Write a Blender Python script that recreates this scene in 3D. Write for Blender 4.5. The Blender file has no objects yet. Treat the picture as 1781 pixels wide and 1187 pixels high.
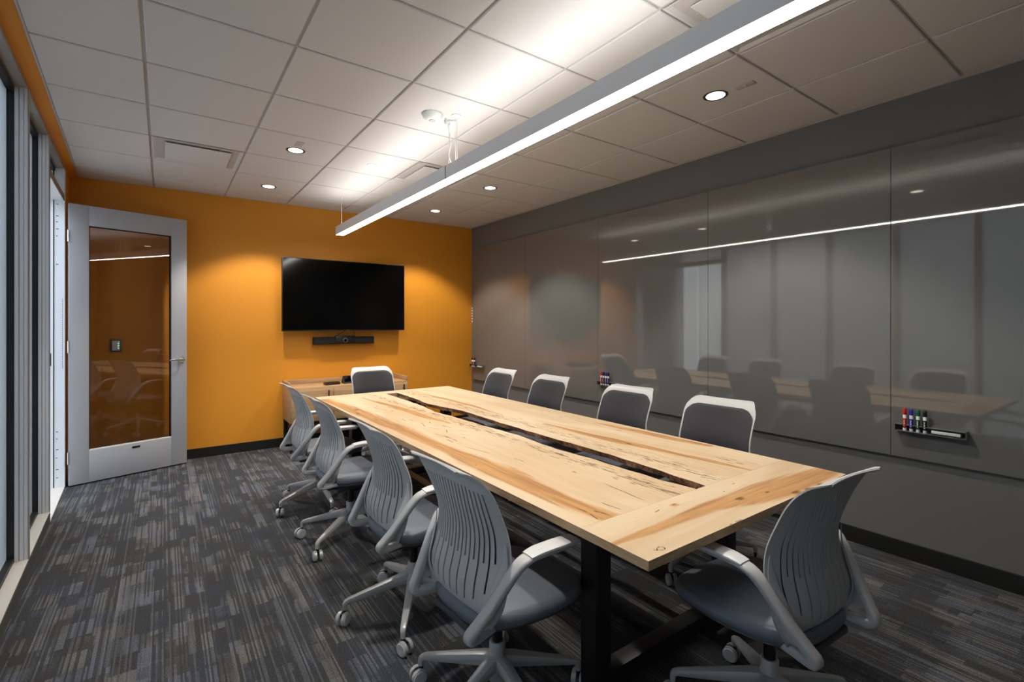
import bpy, bmesh, math, random
import numpy as np
from mathutils import Vector, Matrix

random.seed(7)
S = bpy.context.scene
C = S.collection
PI = math.pi

# ------------------------------------------------------------------ camera
CAMZ, FPX, YAW, CY = 1.406, 845.0, 0.6222, 562.04
cd = bpy.data.cameras.new('camera')
cam = bpy.data.objects.new('camera', cd)
C.objects.link(cam)
cam.location = (0, 0, CAMZ)
cam.rotation_euler = (PI / 2, 0, -YAW)
cd.sensor_fit = 'HORIZONTAL'
cd.sensor_width = 36.0
cd.lens = FPX / 1781.0 * 36.0
cd.shift_y = -(593.5 - CY) / 1781.0
cd.clip_start = 0.02
S.camera = cam

# ------------------------------------------------------------------ world and exposure
HC = 2.764            # ceiling
w = bpy.data.worlds.new('world')
S.world = w
w.use_nodes = True
bg = w.node_tree.nodes['Background']
bg.inputs[0].default_value = (0.74, 0.86, 1.0, 1)
bg.inputs[1].default_value = 3.1
S.view_settings.view_transform = 'Standard'
S.view_settings.look = 'None'
S.view_settings.gamma = 1
S.view_settings.use_curve_mapping = False
S.view_settings.exposure = 0.68

BEAM_DOWN, BEAM_UP = 17.0, 7.4
SPOT_W = 66.0

# ------------------------------------------------------------------ node helpers
def mat(name):
    m = bpy.data.materials.new(name)
    m.use_nodes = True
    nt = m.node_tree
    p = nt.nodes['Principled BSDF']
    return m, nt, p

def plain(name, col, rough=0.5, metal=0.0, spec=None, emit=None, es=0, bump=None, coat=0, var=None):
    m, nt, p = mat(name)
    p.inputs['Base Color'].default_value = (*col, 1)
    p.inputs['Roughness'].default_value = rough
    p.inputs['Metallic'].default_value = metal
    if spec is not None: p.inputs['Specular IOR Level'].default_value = spec
    if coat: p.inputs['Coat Weight'].default_value = coat
    if emit:
        p.inputs['Emission Color'].default_value = (*emit, 1)
        p.inputs['Emission Strength'].default_value = es
    if bump or var:
        tc = nt.nodes.new('ShaderNodeTexCoord')
        n = nt.nodes.new('ShaderNodeTexNoise')
        nt.links.new(tc.outputs['Object'], n.inputs['Vector'])
        if bump:
            n.inputs['Scale'].default_value = bump[0]
            n.inputs['Detail'].default_value = 4
            b = nt.nodes.new('ShaderNodeBump')
            b.inputs['Strength'].default_value = bump[1]
            b.inputs['Distance'].default_value = 0.002
            nt.links.new(n.outputs['Fac'], b.inputs['Height'])
            nt.links.new(b.outputs['Normal'], p.inputs['Normal'])
        if var:
            n2 = nt.nodes.new('ShaderNodeTexNoise'); n2.inputs['Scale'].default_value = var[0]
            nt.links.new(tc.outputs['Object'], n2.inputs['Vector'])
            r = nt.nodes.new('ShaderNodeValToRGB')
            k = var[1]
            r.color_ramp.elements[0].position = 0.3; r.color_ramp.elements[1].position = 0.7
            r.color_ramp.elements[0].color = (*[c * (1 - k) for c in col], 1)
            r.color_ramp.elements[1].color = (*[c * (1 + k) for c in col], 1)
            nt.links.new(n2.outputs['Fac'], r.inputs['Fac'])
            nt.links.new(r.outputs['Color'], p.inputs['Base Color'])
    return m

class NB:
    """small node-building helper"""
    def __init__(s, nt): s.nt = nt
    def put(s, v, inp):
        if isinstance(v, bpy.types.NodeSocket): s.nt.links.new(v, inp)
        elif isinstance(v, tuple) and len(v) == 3 and inp.type == 'RGBA': inp.default_value = (*v, 1)
        else: inp.default_value = v
    def m(s, op, a, b=0.0, c=None, clamp=False):
        n = s.nt.nodes.new('ShaderNodeMath'); n.operation = op; n.use_clamp = clamp
        s.put(a, n.inputs[0]); s.put(b, n.inputs[1])
        if c is not None: s.put(c, n.inputs[2])
        return n.outputs[0]
    def xyz(s):
        tc = s.nt.nodes.new('ShaderNodeTexCoord'); sp = s.nt.nodes.new('ShaderNodeSeparateXYZ')
        s.nt.links.new(tc.outputs['Object'], sp.inputs[0]); return sp.outputs
    def comb(s, x, y, z=0.0):
        n = s.nt.nodes.new('ShaderNodeCombineXYZ')
        s.put(x, n.inputs[0]); s.put(y, n.inputs[1]); s.put(z, n.inputs[2]); return n.outputs[0]
    def wn(s, vec):
        n = s.nt.nodes.new('ShaderNodeTexWhiteNoise'); n.noise_dimensions = '2D'
        s.put(vec, n.inputs['Vector']); return n.outputs['Value']
    def noise(s, vec, scale=1.0, detail=2.0, rough=0.5, dist=0.0):
        n = s.nt.nodes.new('ShaderNodeTexNoise'); s.put(vec, n.inputs['Vector'])
        n.inputs['Scale'].default_value = scale; n.inputs['Detail'].default_value = detail
        n.inputs['Roughness'].default_value = rough; n.inputs['Distortion'].default_value = dist
        return n.outputs['Fac']
    def mix(s, f, a, b, mode='MIX'):
        n = s.nt.nodes.new('ShaderNodeMix'); n.data_type = 'RGBA'; n.blend_type = mode
        s.put(f, n.inputs[0]); s.put(a, n.inputs[6]); s.put(b, n.inputs[7]); return n.outputs[2]
    def step(s, v, lo, hi):
        n = s.nt.nodes.new('ShaderNodeMapRange'); n.interpolation_type = 'SMOOTHSTEP'
        s.put(v, n.inputs[0]); n.inputs[1].default_value = lo; n.inputs[2].default_value = hi
        return n.outputs[0]
    def attr(s, name):
        n = s.nt.nodes.new('ShaderNodeAttribute'); n.attribute_name = name; return n.outputs['Fac']
    def bump(s, h, strength, dist=0.001):
        n = s.nt.nodes.new('ShaderNodeBump'); s.put(h, n.inputs['Height'])
        n.inputs['Strength'].default_value = strength; n.inputs['Distance'].default_value = dist
        return n.outputs[0]

# ------------------------------------------------------------------ materials
M = {}
M['orange'] = plain('orange_paint', (0.76, 0.295, 0.017), 0.55, bump=(260, 0.12))
M['grey_wall'] = plain('grey_paint', (0.160, 0.156, 0.145), 0.6, bump=(260, 0.12))
M['board_glass'] = plain('back_painted_glass', (0.160, 0.157, 0.146), 0.03, spec=1.0)
M['board_glass'].node_tree.nodes['Principled BSDF'].inputs['Specular Tint'].default_value = (1.0, 0.95, 0.87, 1)
M['glass_edge'] = plain('glass_edge', (0.03, 0.035, 0.032), 0.2)
M['tile'] = plain('ceiling_tile', (0.67, 0.655, 0.635), 0.9, bump=(420, 0.25))
M['grid'] = plain('ceiling_grid', (0.50, 0.475, 0.45), 0.6)
M['base'] = plain('rubber_base', (0.012, 0.012, 0.011), 0.45)
M['curb'] = plain('dark_curb', (0.055, 0.056, 0.050), 0.8)
M['alu'] = plain('anodised_aluminium', (0.74, 0.75, 0.77), 0.42, 0.15, bump=(90, 0.02))
M['alu_face'] = plain('aluminium_room_face', (0.36, 0.32, 0.27), 0.4, 0.4)
M['sill'] = plain('sill_aluminium', (0.66, 0.63, 0.58), 0.5, 0.1)
M['gasket'] = plain('black_gasket', (0.006, 0.006, 0.008), 0.5)
M['door_paint'] = plain('door_grey_paint', (0.44, 0.44, 0.46), 0.42, 0.1)
M['chrome'] = plain('satin_chrome', (0.72, 0.72, 0.72), 0.22, 1.0)
M['white_plastic'] = plain('white_plastic', (0.80, 0.79, 0.77), 0.45)
M['beige_plastic'] = plain('beige_plastic', (0.52, 0.49, 0.45), 0.5)
M['black_gloss'] = plain('screen_glass', (0.002, 0.002, 0.002), 0.10, spec=0.3)
M['black_plastic'] = plain('black_plastic', (0.008, 0.008, 0.008), 0.4)
M['black_mesh'] = plain('black_speaker_cloth', (0.006, 0.006, 0.006), 0.8, bump=(900, 0.4))
M['brown_plastic'] = plain('dark_brown_plastic', (0.03, 0.015, 0.01), 0.3)
M['steel_black'] = plain('black_powder_coat', (0.010, 0.010, 0.010), 0.5, bump=(500, 0.1))
M['chair_shell'] = plain('grey_chair_plastic', (0.49, 0.485, 0.475), 0.42, bump=(700, 0.04))
M['chair_light'] = plain('light_grey_chair_plastic', (0.60, 0.595, 0.585), 0.38, bump=(700, 0.04))
M['chair_base'] = plain('painted_grey_metal', (0.50, 0.495, 0.485), 0.33, 0.2)
M['pad'] = plain('charcoal_fabric', (0.045, 0.043, 0.048), 0.9, bump=(1500, 0.4))
M['seat'] = plain('slate_vinyl', (0.135, 0.155, 0.185), 0.48, bump=(900, 0.12))
M['seat_pan'] = plain('dark_seat_pan', (0.05, 0.052, 0.058), 0.5)
M['piston'] = plain('gas_piston', (0.008, 0.008, 0.008), 0.3)
M['beam'] = plain('beam_aluminium_paint', (0.74, 0.735, 0.73), 0.4, 0.05)
M['lens_down'] = plain('beam_lens', (1, 1, 1), 0.5, emit=(1.0, 0.98, 0.955), es=BEAM_DOWN)
M['lens_up'] = plain('beam_uplight_lens', (1, 1, 1), 0.5, emit=(1.0, 0.98, 0.955), es=BEAM_UP)
M['can_lens'] = plain('downlight_lens', (1, 1, 1), 0.5, emit=(1.0, 0.93, 0.84), es=4.0)
M['can_trim'] = plain('downlight_trim', (0.03, 0.028, 0.026), 0.35)
M['cable'] = plain('steel_cable', (0.75, 0.74, 0.72), 0.4, 0.3)
M['tray'] = plain('tray_grey_metal', (0.20, 0.195, 0.185), 0.4, 0.3)
M['tray_in'] = plain('tray_dark_inside', (0.02, 0.02, 0.02), 0.6)
M['white'] = plain('white_gloss', (0.85, 0.84, 0.82), 0.4)
M['red'] = plain('red_cap', (0.75, 0.02, 0.02), 0.35)
M['blue'] = plain('blue_cap', (0.04, 0.03, 0.42), 0.35)
M['green'] = plain('green_cap', (0.01, 0.12, 0.05), 0.35)
M['black'] = plain('black_cap', (0.01, 0.01, 0.01), 0.35)
M['ext_wall'] = plain('pale_corridor_panel', (0.60, 0.62, 0.64), 0.7)
M['ext_floor'] = plain('pale_corridor_floor', (0.60, 0.62, 0.60), 0.6)
M['hole'] = plain('screw_hole', (0.05, 0.05, 0.07), 0.5)
M['led'] = plain('status_led', (0.1, 0.3, 0.1), 0.5, emit=(0.3, 1, 0.4), es=1.5)
M['slot_shade'] = plain('diffuser_slot_shade', (0.012, 0.012, 0.012), 0.8)  # near-black colour stands in for the shade inside the diffuser throat
M['sensor_red'] = plain('sensor_lens', (0.75, 0.55, 0.5), 0.2)

def clear_glass(name, tint, ior=1.5):
    m = bpy.data.materials.new(name); m.use_nodes = True
    nt = m.node_tree; nt.nodes.clear()
    o = nt.nodes.new('ShaderNodeOutputMaterial'); mx = nt.nodes.new('ShaderNodeMixShader')
    tr = nt.nodes.new('ShaderNodeBsdfTransparent'); gl = nt.nodes.new('ShaderNodeBsdfGlossy')
    fr = nt.nodes.new('ShaderNodeFresnel'); fr.inputs[0].default_value = ior
    tr.inputs[0].default_value = (*tint, 1); gl.inputs['Roughness'].default_value = 0.0
    gl.inputs['Color'].default_value = (1, 1, 1, 1)
    nt.links.new(fr.outputs[0], mx.inputs[0]); nt.links.new(tr.outputs[0], mx.inputs[1])
    nt.links.new(gl.outputs[0], mx.inputs[2]); nt.links.new(mx.outputs[0], o.inputs[0])
    return m
def frosted(name):
    m = bpy.data.materials.new(name); m.use_nodes = True
    nt = m.node_tree; nt.nodes.clear()
    o = nt.nodes.new('ShaderNodeOutputMaterial'); mx = nt.nodes.new('ShaderNodeMixShader'); m2 = nt.nodes.new('ShaderNodeMixShader')
    tl = nt.nodes.new('ShaderNodeBsdfTranslucent'); df = nt.nodes.new('ShaderNodeBsdfDiffuse'); gl = nt.nodes.new('ShaderNodeBsdfGlossy')
    fr = nt.nodes.new('ShaderNodeFresnel'); fr.inputs[0].default_value = 1.35
    tl.inputs[0].default_value = (0.86, 0.90, 0.92, 1); df.inputs[0].default_value = (0.80, 0.82, 0.84, 1)
    gl.inputs['Roughness'].default_value = 0.25; m2.inputs[0].default_value = 0.22
    nt.links.new(tl.outputs[0], m2.inputs[1]); nt.links.new(df.outputs[0], m2.inputs[2])
    nt.links.new(fr.outputs[0], mx.inputs[0]); nt.links.new(m2.outputs[0], mx.inputs[1]); nt.links.new(gl.outputs[0], mx.inputs[2])
    nt.links.new(mx.outputs[0], o.inputs[0]); return m
M['pane'] = frosted('frosted_window_glass')
M['door_glass'] = clear_glass('door_glass', (0.93, 0.93, 0.92), 1.5)

def carpet():
    m, nt, p = mat('striped_grey_carpet'); b = NB(nt)
    X, Y, Z = b.xyz()
    # fine yarn columns running along the room
    c = b.m('FLOOR', b.m('DIVIDE', X, 0.0068))
    r1 = b.wn(b.comb(c, 3.0))
    blk = b.m('FLOOR', b.m('DIVIDE', b.m('ADD', Y, b.m('MULTIPLY', r1, 0.10)), 0.24))
    v1 = b.m('ADD', b.m('MULTIPLY', b.wn(b.comb(c, blk)), 0.35), b.m('MULTIPLY', b.wn(b.comb(c, 77.0)), 0.65))
    P = b.m('FLOOR', b.m('DIVIDE', X, 0.088))
    rp = b.wn(b.comb(P, 11.0))
    Q = b.m('FLOOR', b.m('DIVIDE', b.m('ADD', Y, b.m('MULTIPLY', rp, 0.9)), 0.135))
    patch = b.wn(b.comb(P, Q))
    P2 = b.m('FLOOR', b.m('DIVIDE', b.m('ADD', X, 0.05), 0.047))
    Q2 = b.m('FLOOR', b.m('DIVIDE', b.m('ADD', Y, b.m('MULTIPLY', b.wn(b.comb(P2, 5.0)), 0.7)), 0.21))
    patch2 = b.wn(b.comb(P2, Q2))
    big = b.noise(b.comb(b.m('MULTIPLY', X, 3.6), b.m('MULTIPLY', Y, 3.0)), 1.0, 3)
    dens = b.m('ADD', b.m('MULTIPLY', patch, 0.5), b.m('MULTIPLY', patch2, 0.5))
    dens = b.m('ADD', dens, b.m('MULTIPLY', b.m('SUBTRACT', big, 0.5), 0.9))
    stripe = b.step(v1, 0.40, 0.58)
    lit = b.m('ADD', b.m('MULTIPLY', stripe, b.step(dens, 0.30, 0.75)), b.m('MULTIPLY', b.step(dens, 0.5, 0.95), 0.22))
    lit = b.m('MULTIPLY', lit, b.m('ADD', 0.55, b.m('MULTIPLY', v1, 0.45)), clamp=True)
    # long continuous thin pin lines
    pin = b.step(b.wn(b.comb(c, b.m('FLOOR', b.m('DIVIDE', b.m('ADD', Y, b.m('MULTIPLY', r1, 2.0)), 1.3)))), 0.90, 0.93)
    fuzz = b.m('ADD', b.m('MULTIPLY', b.noise(b.comb(X, Y), 420.0, 1, 0.75), 0.6), b.m('MULTIPLY', b.noise(b.comb(X, Y), 150.0, 2, 0.7), 0.4))
    hue = b.wn(b.comb(P, b.m('ADD', Q, 31.0)))
    colL = b.mix(b.step(hue, 0.35, 0.75), (0.150, 0.145, 0.137), (0.130, 0.138, 0.160))
    colD = b.mix(b.step(hue, 0.3, 0.8), (0.050, 0.050, 0.050), (0.048, 0.052, 0.058))
    col = b.mix(lit, colD, colL)
    col = b.mix(b.m('MULTIPLY', pin, 0.30), col, (0.19, 0.19, 0.195))
    col = b.mix(1.0, col, b.mix(b.step(fuzz, 0.32, 0.68), (0.35, 0.35, 0.35), (1.65, 1.65, 1.65)), 'MULTIPLY')
    nt.links.new(col, p.inputs['Base Color'])
    p.inputs['Roughness'].default_value = 0.95
    p.inputs['Specular IOR Level'].default_value = 0.15
    nt.links.new(b.bump(b.m('ADD', fuzz, b.m('MULTIPLY', lit, 0.6)), 0.6, 0.004), p.inputs['Normal'])
    return m
M['carpet'] = carpet()

def wood(name, axis, base=(0.57, 0.405, 0.24), light=(0.65, 0.50, 0.325)):
    """maple; grain along axis; masks come from the board's own figure attributes"""
    m, nt, p = mat(name); b = NB(nt)
    X, Y, Z = b.xyz()
    A, B = (Y, X) if axis == 'Y' else (X, Y)
    g = b.noise(b.comb(b.m('MULTIPLY', B, 34.0), b.m('MULTIPLY', A, 2.2), b.m('MULTIPLY', Z, 34.0)), 1.0, 5, 0.6, 0.6)
    broad = b.noise(b.comb(b.m('MULTIPLY', B, 6.0), b.m('MULTIPLY', A, 0.9)), 1.0, 3, 0.5, 1.2)
    fine = b.noise(b.comb(b.m('MULTIPLY', B, 260.0), b.m('MULTIPLY', A, 9.0), b.m('MULTIPLY', Z, 260.0)), 1.0, 2)
    col = b.mix(b.step(broad, 0.35, 0.7), light, base)
    col = b.mix(b.m('MULTIPLY', b.step(g, 0.52, 0.75), 0.32), col, (0.50, 0.31, 0.15))
    col = b.mix(b.m('MULTIPLY', b.step(fine, 0.5, 0.8), 0.16), col, (0.46, 0.30, 0.16))
    st = b.attr('streak')
    edge = b.m('ADD', st, b.m('MULTIPLY', b.m('SUBTRACT', g, 0.5), 0.55))
    sm = b.step(edge, 0.34, 0.66)
    hcol = b.mix(b.step(g, 0.35, 0.7), (0.52, 0.265, 0.085), (0.33, 0.14, 0.04))
    col = b.mix(b.m('MULTIPLY', sm, 0.88), col, hcol)
    k = b.attr('knot')
    kk = b.step(b.m('ADD', k, b.m('MULTIPLY', b.m('SUBTRACT', g, 0.5), 0.9)), 0.45, 0.95)
    col = b.mix(b.m('MULTIPLY', kk, 0.9), col, (0.13, 0.045, 0.012))
    # short dark mineral dashes
    dz = b.noise(b.comb(b.m('MULTIPLY', B, 120.0), b.m('MULTIPLY', A, 9.5), 4.0), 1.0, 3, 0.62, 0.4)
    dd = b.attr('dash')
    dm = b.step(b.m('ADD', dz, b.m('MULTIPLY', dd, 0.26)), 0.750, 0.780)
    col = b.mix(b.m('MULTIPLY', dm, 0.85), col, (0.10, 0.045, 0.02))
    cr = b.step(b.attr('crack'), 0.45, 0.75)
    col = b.mix(b.m('MULTIPLY', cr, 0.92), col, (0.045, 0.018, 0.008))
    nt.links.new(col, p.inputs['Base Color'])
    p.inputs['Roughness'].default_value = 0.42
    p.inputs['Specular IOR Level'].default_value = 0.35
    nt.links.new(b.bump(b.m('SUBTRACT', b.m('MULTIPLY', g, 0.2), b.m('ADD', cr, dm)), 0.25, 0.001), p.inputs['Normal'])
    return m
M['maple_long'] = wood('spalted_maple_long', 'Y')
M['maple_cross'] = wood('spalted_maple_cross', 'X')

def end_grain():
    m, nt, p = mat('maple_edge'); b = NB(nt)
    X, Y, Z = b.xyz()
    g = b.noise(b.comb(b.m('MULTIPLY', X, 9.0), b.m('MULTIPLY', Y, 5.0), b.m('MULTIPLY', Z, 60.0)), 1.0, 4, 0.6, 1.5)
    col = b.mix(b.step(g, 0.35, 0.7), (0.60, 0.41, 0.235), (0.46, 0.285, 0.145))
    nt.links.new(col, p.inputs['Base Color']); p.inputs['Roughness'].default_value = 0.5
    return m
M['maple_edge'] = end_grain()

def bark():
    m, nt, p = mat('live_edge_bark'); b = NB(nt)
    X, Y, Z = b.xyz()
    g = b.noise(b.comb(b.m('MULTIPLY', X, 30.0), b.m('MULTIPLY', Y, 45.0), b.m('MULTIPLY', Z, 30.0)), 1.0, 6, 0.7, 1.0)
    col = b.mix(b.step(g, 0.35, 0.68), (0.66, 0.36, 0.19), (0.22, 0.09, 0.04))
    nt.links.new(col, p.inputs['Base Color']); p.inputs['Roughness'].default_value = 0.75
    nt.links.new(b.bump(g, 0.9, 0.01), p.inputs['Normal'])
    return m
M['bark'] = bark()

def laminate():
    m, nt, p = mat('oak_laminate'); b = NB(nt)
    X, Y, Z = b.xyz()
    g = b.noise(b.comb(b.m('MULTIPLY', X, 1.5), b.m('MULTIPLY', Y, 40.0), b.m('MULTIPLY', Z, 40.0)), 1.0, 4, 0.6, 0.8)
    col = b.mix(b.step(g, 0.3, 0.7), (0.52, 0.33, 0.17), (0.40, 0.235, 0.11))
    nt.links.new(col, p.inputs['Base Color']); p.inputs['Roughness'].default_value = 0.45
    return m
M['laminate'] = laminate()

# ------------------------------------------------------------------ geometry helpers
class MB:
    """collects shapes and links them as ONE mesh object"""
    def __init__(s): s.v = []; s.f = []; s.mi = []; s.mats = []
    def _m(s, m):
        if m not in s.mats: s.mats.append(m)
        return s.mats.index(m)
    def add(s, verts, faces, m):
        o = len(s.v); k = s._m(m)
        s.v += [tuple(v) for v in verts]
        for f in faces: s.f.append(tuple(o + i for i in f)); s.mi.append(k)
    def box(s, x0, x1, y0, y1, z0, z1, m, bev=0.0, mtx=None):
        bm = bmesh.new()
        bmesh.ops.create_cube(bm, size=1.0)
        for v in bm.verts:
            v.co = Vector(((x0 + x1) / 2 + v.co.x * (x1 - x0), (y0 + y1) / 2 + v.co.y * (y1 - y0), (z0 + z1) / 2 + v.co.z * (z1 - z0)))
        if bev > 0:
            bmesh.ops.bevel(bm, geom=bm.edges[:], offset=bev, segments=2, profile=0.5, affect='EDGES')
        s.bm(bm, m, mtx)
    def bm(s, bm, m, mtx=None):
        bm.verts.index_update()
        vs = [(mtx @ v.co if mtx else v.co.copy()) for v in bm.verts]
        fs = [[v.index for v in f.verts] for f in bm.faces]
        s.add(vs, fs, m); bm.free()
    def cyl(s, p0, p1, r0, m, r1=None, n=20, caps=True):
        r1 = r0 if r1 is None else r1
        p0 = Vector(p0); p1 = Vector(p1); d = (p1 - p0).normalized()
        a = Vector((1, 0, 0)) if abs(d.x) < 0.9 else Vector((0, 1, 0))
        e1 = d.cross(a).normalized(); e2 = d.cross(e1)
        vs = []
        for P, r in ((p0, r0), (p1, r1)):
            for i in range(n):
                t = 2 * PI * i / n; vs.append(P + e1 * (r * math.cos(t)) + e2 * (r * math.sin(t)))
        fs = [(i, (i + 1) % n, n + (i + 1) % n, n + i) for i in range(n)]
        if caps: fs += [tuple(range(n))[::-1], tuple(range(n, 2 * n))]
        s.add(vs, fs, m)
    def lathe(s, prof, m, c=(0, 0, 0), n=28, mtx=None):
        """prof: list of (r, z)"""
        vs = []; fs = []
        for r, z in prof:
            for i in range(n):
                t = 2 * PI * i / n; v = Vector((c[0] + r * math.cos(t), c[1] + r * math.sin(t), c[2] + z))
                vs.append(mtx @ v if mtx else v)
        for k in range(len(prof) - 1):
            for i in range(n):
                j = (i + 1) % n
                fs.append((k * n + i, k * n + j, (k + 1) * n + j, (k + 1) * n + i))
        fs.append(tuple(range(n))[::-1]); fs.append(tuple(range((len(prof) - 1) * n, len(prof) * n)))
        s.add(vs, fs, m)
    def sweep(s, pts, wt, m, lat=(0, 1, 0), seg=6, sec=12, power=3.5):
        """rounded-rectangle section swept along a smooth path; wt = (width, thickness) per point"""
        P = [Vector(p) for p in pts]; L = Vector(lat)
        dense = []; W = []
        for i in range(len(P) - 1):
            p0 = P[max(i - 1, 0)]; p1 = P[i]; p2 = P[i + 1]; p3 = P[min(i + 2, len(P) - 1)]
            for k in range(seg):
                t = k / seg
                dense.append(0.5 * ((2 * p1) + (p2 - p0) * t + (2 * p0 - 5 * p1 + 4 * p2 - p3) * t * t + (3 * p1 - p0 - 3 * p2 + p3) * t ** 3))
                W.append((wt[i][0] * (1 - t) + wt[i + 1][0] * t, wt[i][1] * (1 - t) + wt[i + 1][1] * t))
        dense.append(P[-1]); W.append(wt[-1])
        vs = []; fs = []
        n = len(dense)
        for i, p in enumerate(dense):
            T = (dense[min(i + 1, n - 1)] - dense[max(i - 1, 0)]).normalized()
            B = (L - T * L.dot(T)).normalized(); N = T.cross(B)
            for k in range(sec):
                a = 2 * PI * (k + 0.5) / sec; ca, sa = math.cos(a), math.sin(a)
                q = (abs(ca) ** power + abs(sa) ** power) ** (-1 / power)
                vs.append(p + B * (W[i][0] / 2 * ca * q) + N * (W[i][1] / 2 * sa * q))
        for i in range(n - 1):
            for k in range(sec):
                j = (k + 1) % sec
                fs.append((i * sec + k, i * sec + j, (i + 1) * sec + j, (i + 1) * sec + k))
        fs.append(tuple(range(sec))[::-1]); fs.append(tuple(range((n - 1) * sec, n * sec)))
        s.add(vs, fs, m)
    def build(s, name, parent=None, loc=(0, 0, 0), rot=(0, 0, 0), smooth=True, ang=35):
        me = bpy.data.meshes.new(name)
        me.from_pydata(s.v, [], s.f)
        for m in s.mats: me.materials.append(m)
        me.polygons.foreach_set('material_index', s.mi)
        bm = bmesh.new(); bm.from_mesh(me)
        bmesh.ops.recalc_face_normals(bm, faces=bm.faces)
        bm.to_mesh(me); bm.free()
        if smooth:
            me.polygons.foreach_set('use_smooth', [True] * len(me.polygons))
            me.set_sharp_from_angle(angle=math.radians(ang))
        me.update()
        o = bpy.data.objects.new(name, me); C.objects.link(o)
        o.location = loc; o.rotation_euler = rot
        if parent: o.parent = parent
        return o

def tag(o, label, cat, group=None):
    o['label'] = label; o['category'] = cat
    if group: o['group'] = group
    return o
def thing(name, label, cat, loc=(0, 0, 0), rz=0.0, group=None):
    o = bpy.data.objects.new(name, None); C.objects.link(o)
    o.empty_display_size = 0.1
    o.location = loc; o.rotation_euler = (0, 0, rz)
    return tag(o, label, cat, group)
def struct(o):
    o['kind'] = 'structure'; return o
def copy_tree(o, parent=None):
    c = o.copy(); C.objects.link(c); c.parent = parent
    for ch in list(o.children): copy_tree(ch, c)
    return c

# ------------------------------------------------------------------ room shell
XR, YB, YF = 3.605, 6.02, -1.25          # right wall, back wall, wall behind the camera
def xs(y, off=0.0): return -0.466 - 0.0395 * y + off      # room-side face of the window wall
def xc(y): return -0.385 - 0.0432 * y                     # edge of the ceiling along the window wall

b = MB(); b.box(-1.2, XR + 0.15, YF - 0.15, YB + 0.15, -0.12, 0, M['carpet']); struct(b.build('floor', smooth=False))
b = MB(); b.box(-1.2, XR + 0.15, YB, YB + 0.12, 0, 3.25, M['orange']); struct(b.build('wall_back', smooth=False))
b = MB(); b.box(XR, XR + 0.12, YF - 0.15, YB, 0, 3.25, M['grey_wall']); struct(b.build('wall_right', smooth=False))
b = MB(); b.box(-1.2, XR + 0.15, YF - 0.15, YF, 0, 3.25, M['grey_wall']); struct(b.build('wall_front', smooth=False))
# baseboards
b = MB(); b.box(-0.66, XR, YB - 0.012, YB, 0, 0.10, M['base'], 0.002); struct(b.build('baseboard_back', smooth=False))
b = MB(); b.box(XR - 0.012, XR, YF, YB - 0.012, 0, 0.10, M['base'], 0.002); struct(b.build('baseboard_right', smooth=False))

# ceiling: tegular tiles that hang a little below a grid of flat bars
def ceiling():
    b = MB()
    X0, Y0, s = -0.079, 1.945, 0.61
    xe = [X0 + s * k for k in range(-2, 8)]; ye = [Y0 + s * k for k in range(-6, 8)]
    vents = {(0, 4), (3, 3), (3, -2)}
    g = 0.0075; zt = HC; zg = HC + 0.010
    b.add([(-1.2, YF, zg), (XR, YF, zg), (XR, YB, zg), (-1.2, YB, zg)], [(0, 1, 2, 3)], M['grid'])
    b2 = MB()
    for ix in range(-2, 7):
        for iy in range(-6, 7):
            if (ix, iy) in vents: continue
            x0, x1 = X0 + s * ix + g, X0 + s * (ix + 1) - g
            y0, y1 = max(Y0 + s * iy + g, YF), min(Y0 + s * (iy + 1) - g, YB)
            if y1 - y0 < 0.03: continue
            x1 = min(x1, XR)
            if x1 - x0 < 0.02: continue
            xa, xb = max(x0, xc(y0) + 0.006), max(x0, xc(y1) + 0.006)
            if xa >= x1 - 0.01: continue
            e = 0.004
            p = [(xa, y0), (x1, y0), (x1, y1), (xb, y1)]
            q = [(xa + e, y0 + e), (x1 - e, y0 + e), (x1 - e, y1 - e), (xb + e, y1 - e)]
            vs = [(a, c, zg) for a, c in p] + [(a, c, zt + 0.003) for a, c in p] + [(a, c, zt) for a, c in q]
            fs = [(8, 9, 10, 11)] + [(i, (i + 1) % 4, 4 + (i + 1) % 4, 4 + i) for i in range(4)] + [(4 + i, 4 + (i + 1) % 4, 8 + (i + 1) % 4, 8 + i) for i in range(4)]
            b.add(vs, fs, M['tile'])
    # clip the grid sheet to the ceiling edge: rebuild first quad
    b.v[0] = (xc(YF), YF, zg); b.v[3] = (xc(YB), YB, zg)
    o = b.build('ceiling', smooth=False)
    # slab above, so that no daylight leaks in
    b.__init__()
    b.box(-1.2, XR + 0.15, YF - 0.15, YB + 0.15, 3.12, 3.25, M['grid'])
    c = b.build('ceiling_slab', smooth=False); struct(c); c.parent = o
    struct(o)
    # perimeter trims
    t = MB()
    a0, a1 = YF, YB
    def pr(offs, zz, m):
        vs = []
        for y in (a0, a1):
            for dx in offs:
                for z in zz: vs.append((xc(y) + dx, y, z))
        t.add(vs, [(0, 1, 3, 2), (4, 6, 7, 5), (0, 2, 6, 4), (1, 5, 7, 3), (0, 4, 5, 1), (2, 3, 7, 6)], m)
    pr((-0.003, 0.006), (HC - 0.002, HC + 0.014), M['grid'])
    struct(t.build('trim_1', smooth=False))
    t = MB(); t.box(XR - 0.02, XR, YF, YB, HC - 0.002, HC + 0.01, M['grid']); struct(t.build('trim_2', smooth=False))
    t = MB(); t.box(-0.62, XR - 0.02, YB - 0.012, YB, HC - 0.002, HC + 0.01, M['grid']); struct(t.build('trim_3', smooth=False))
ceiling()

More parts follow.
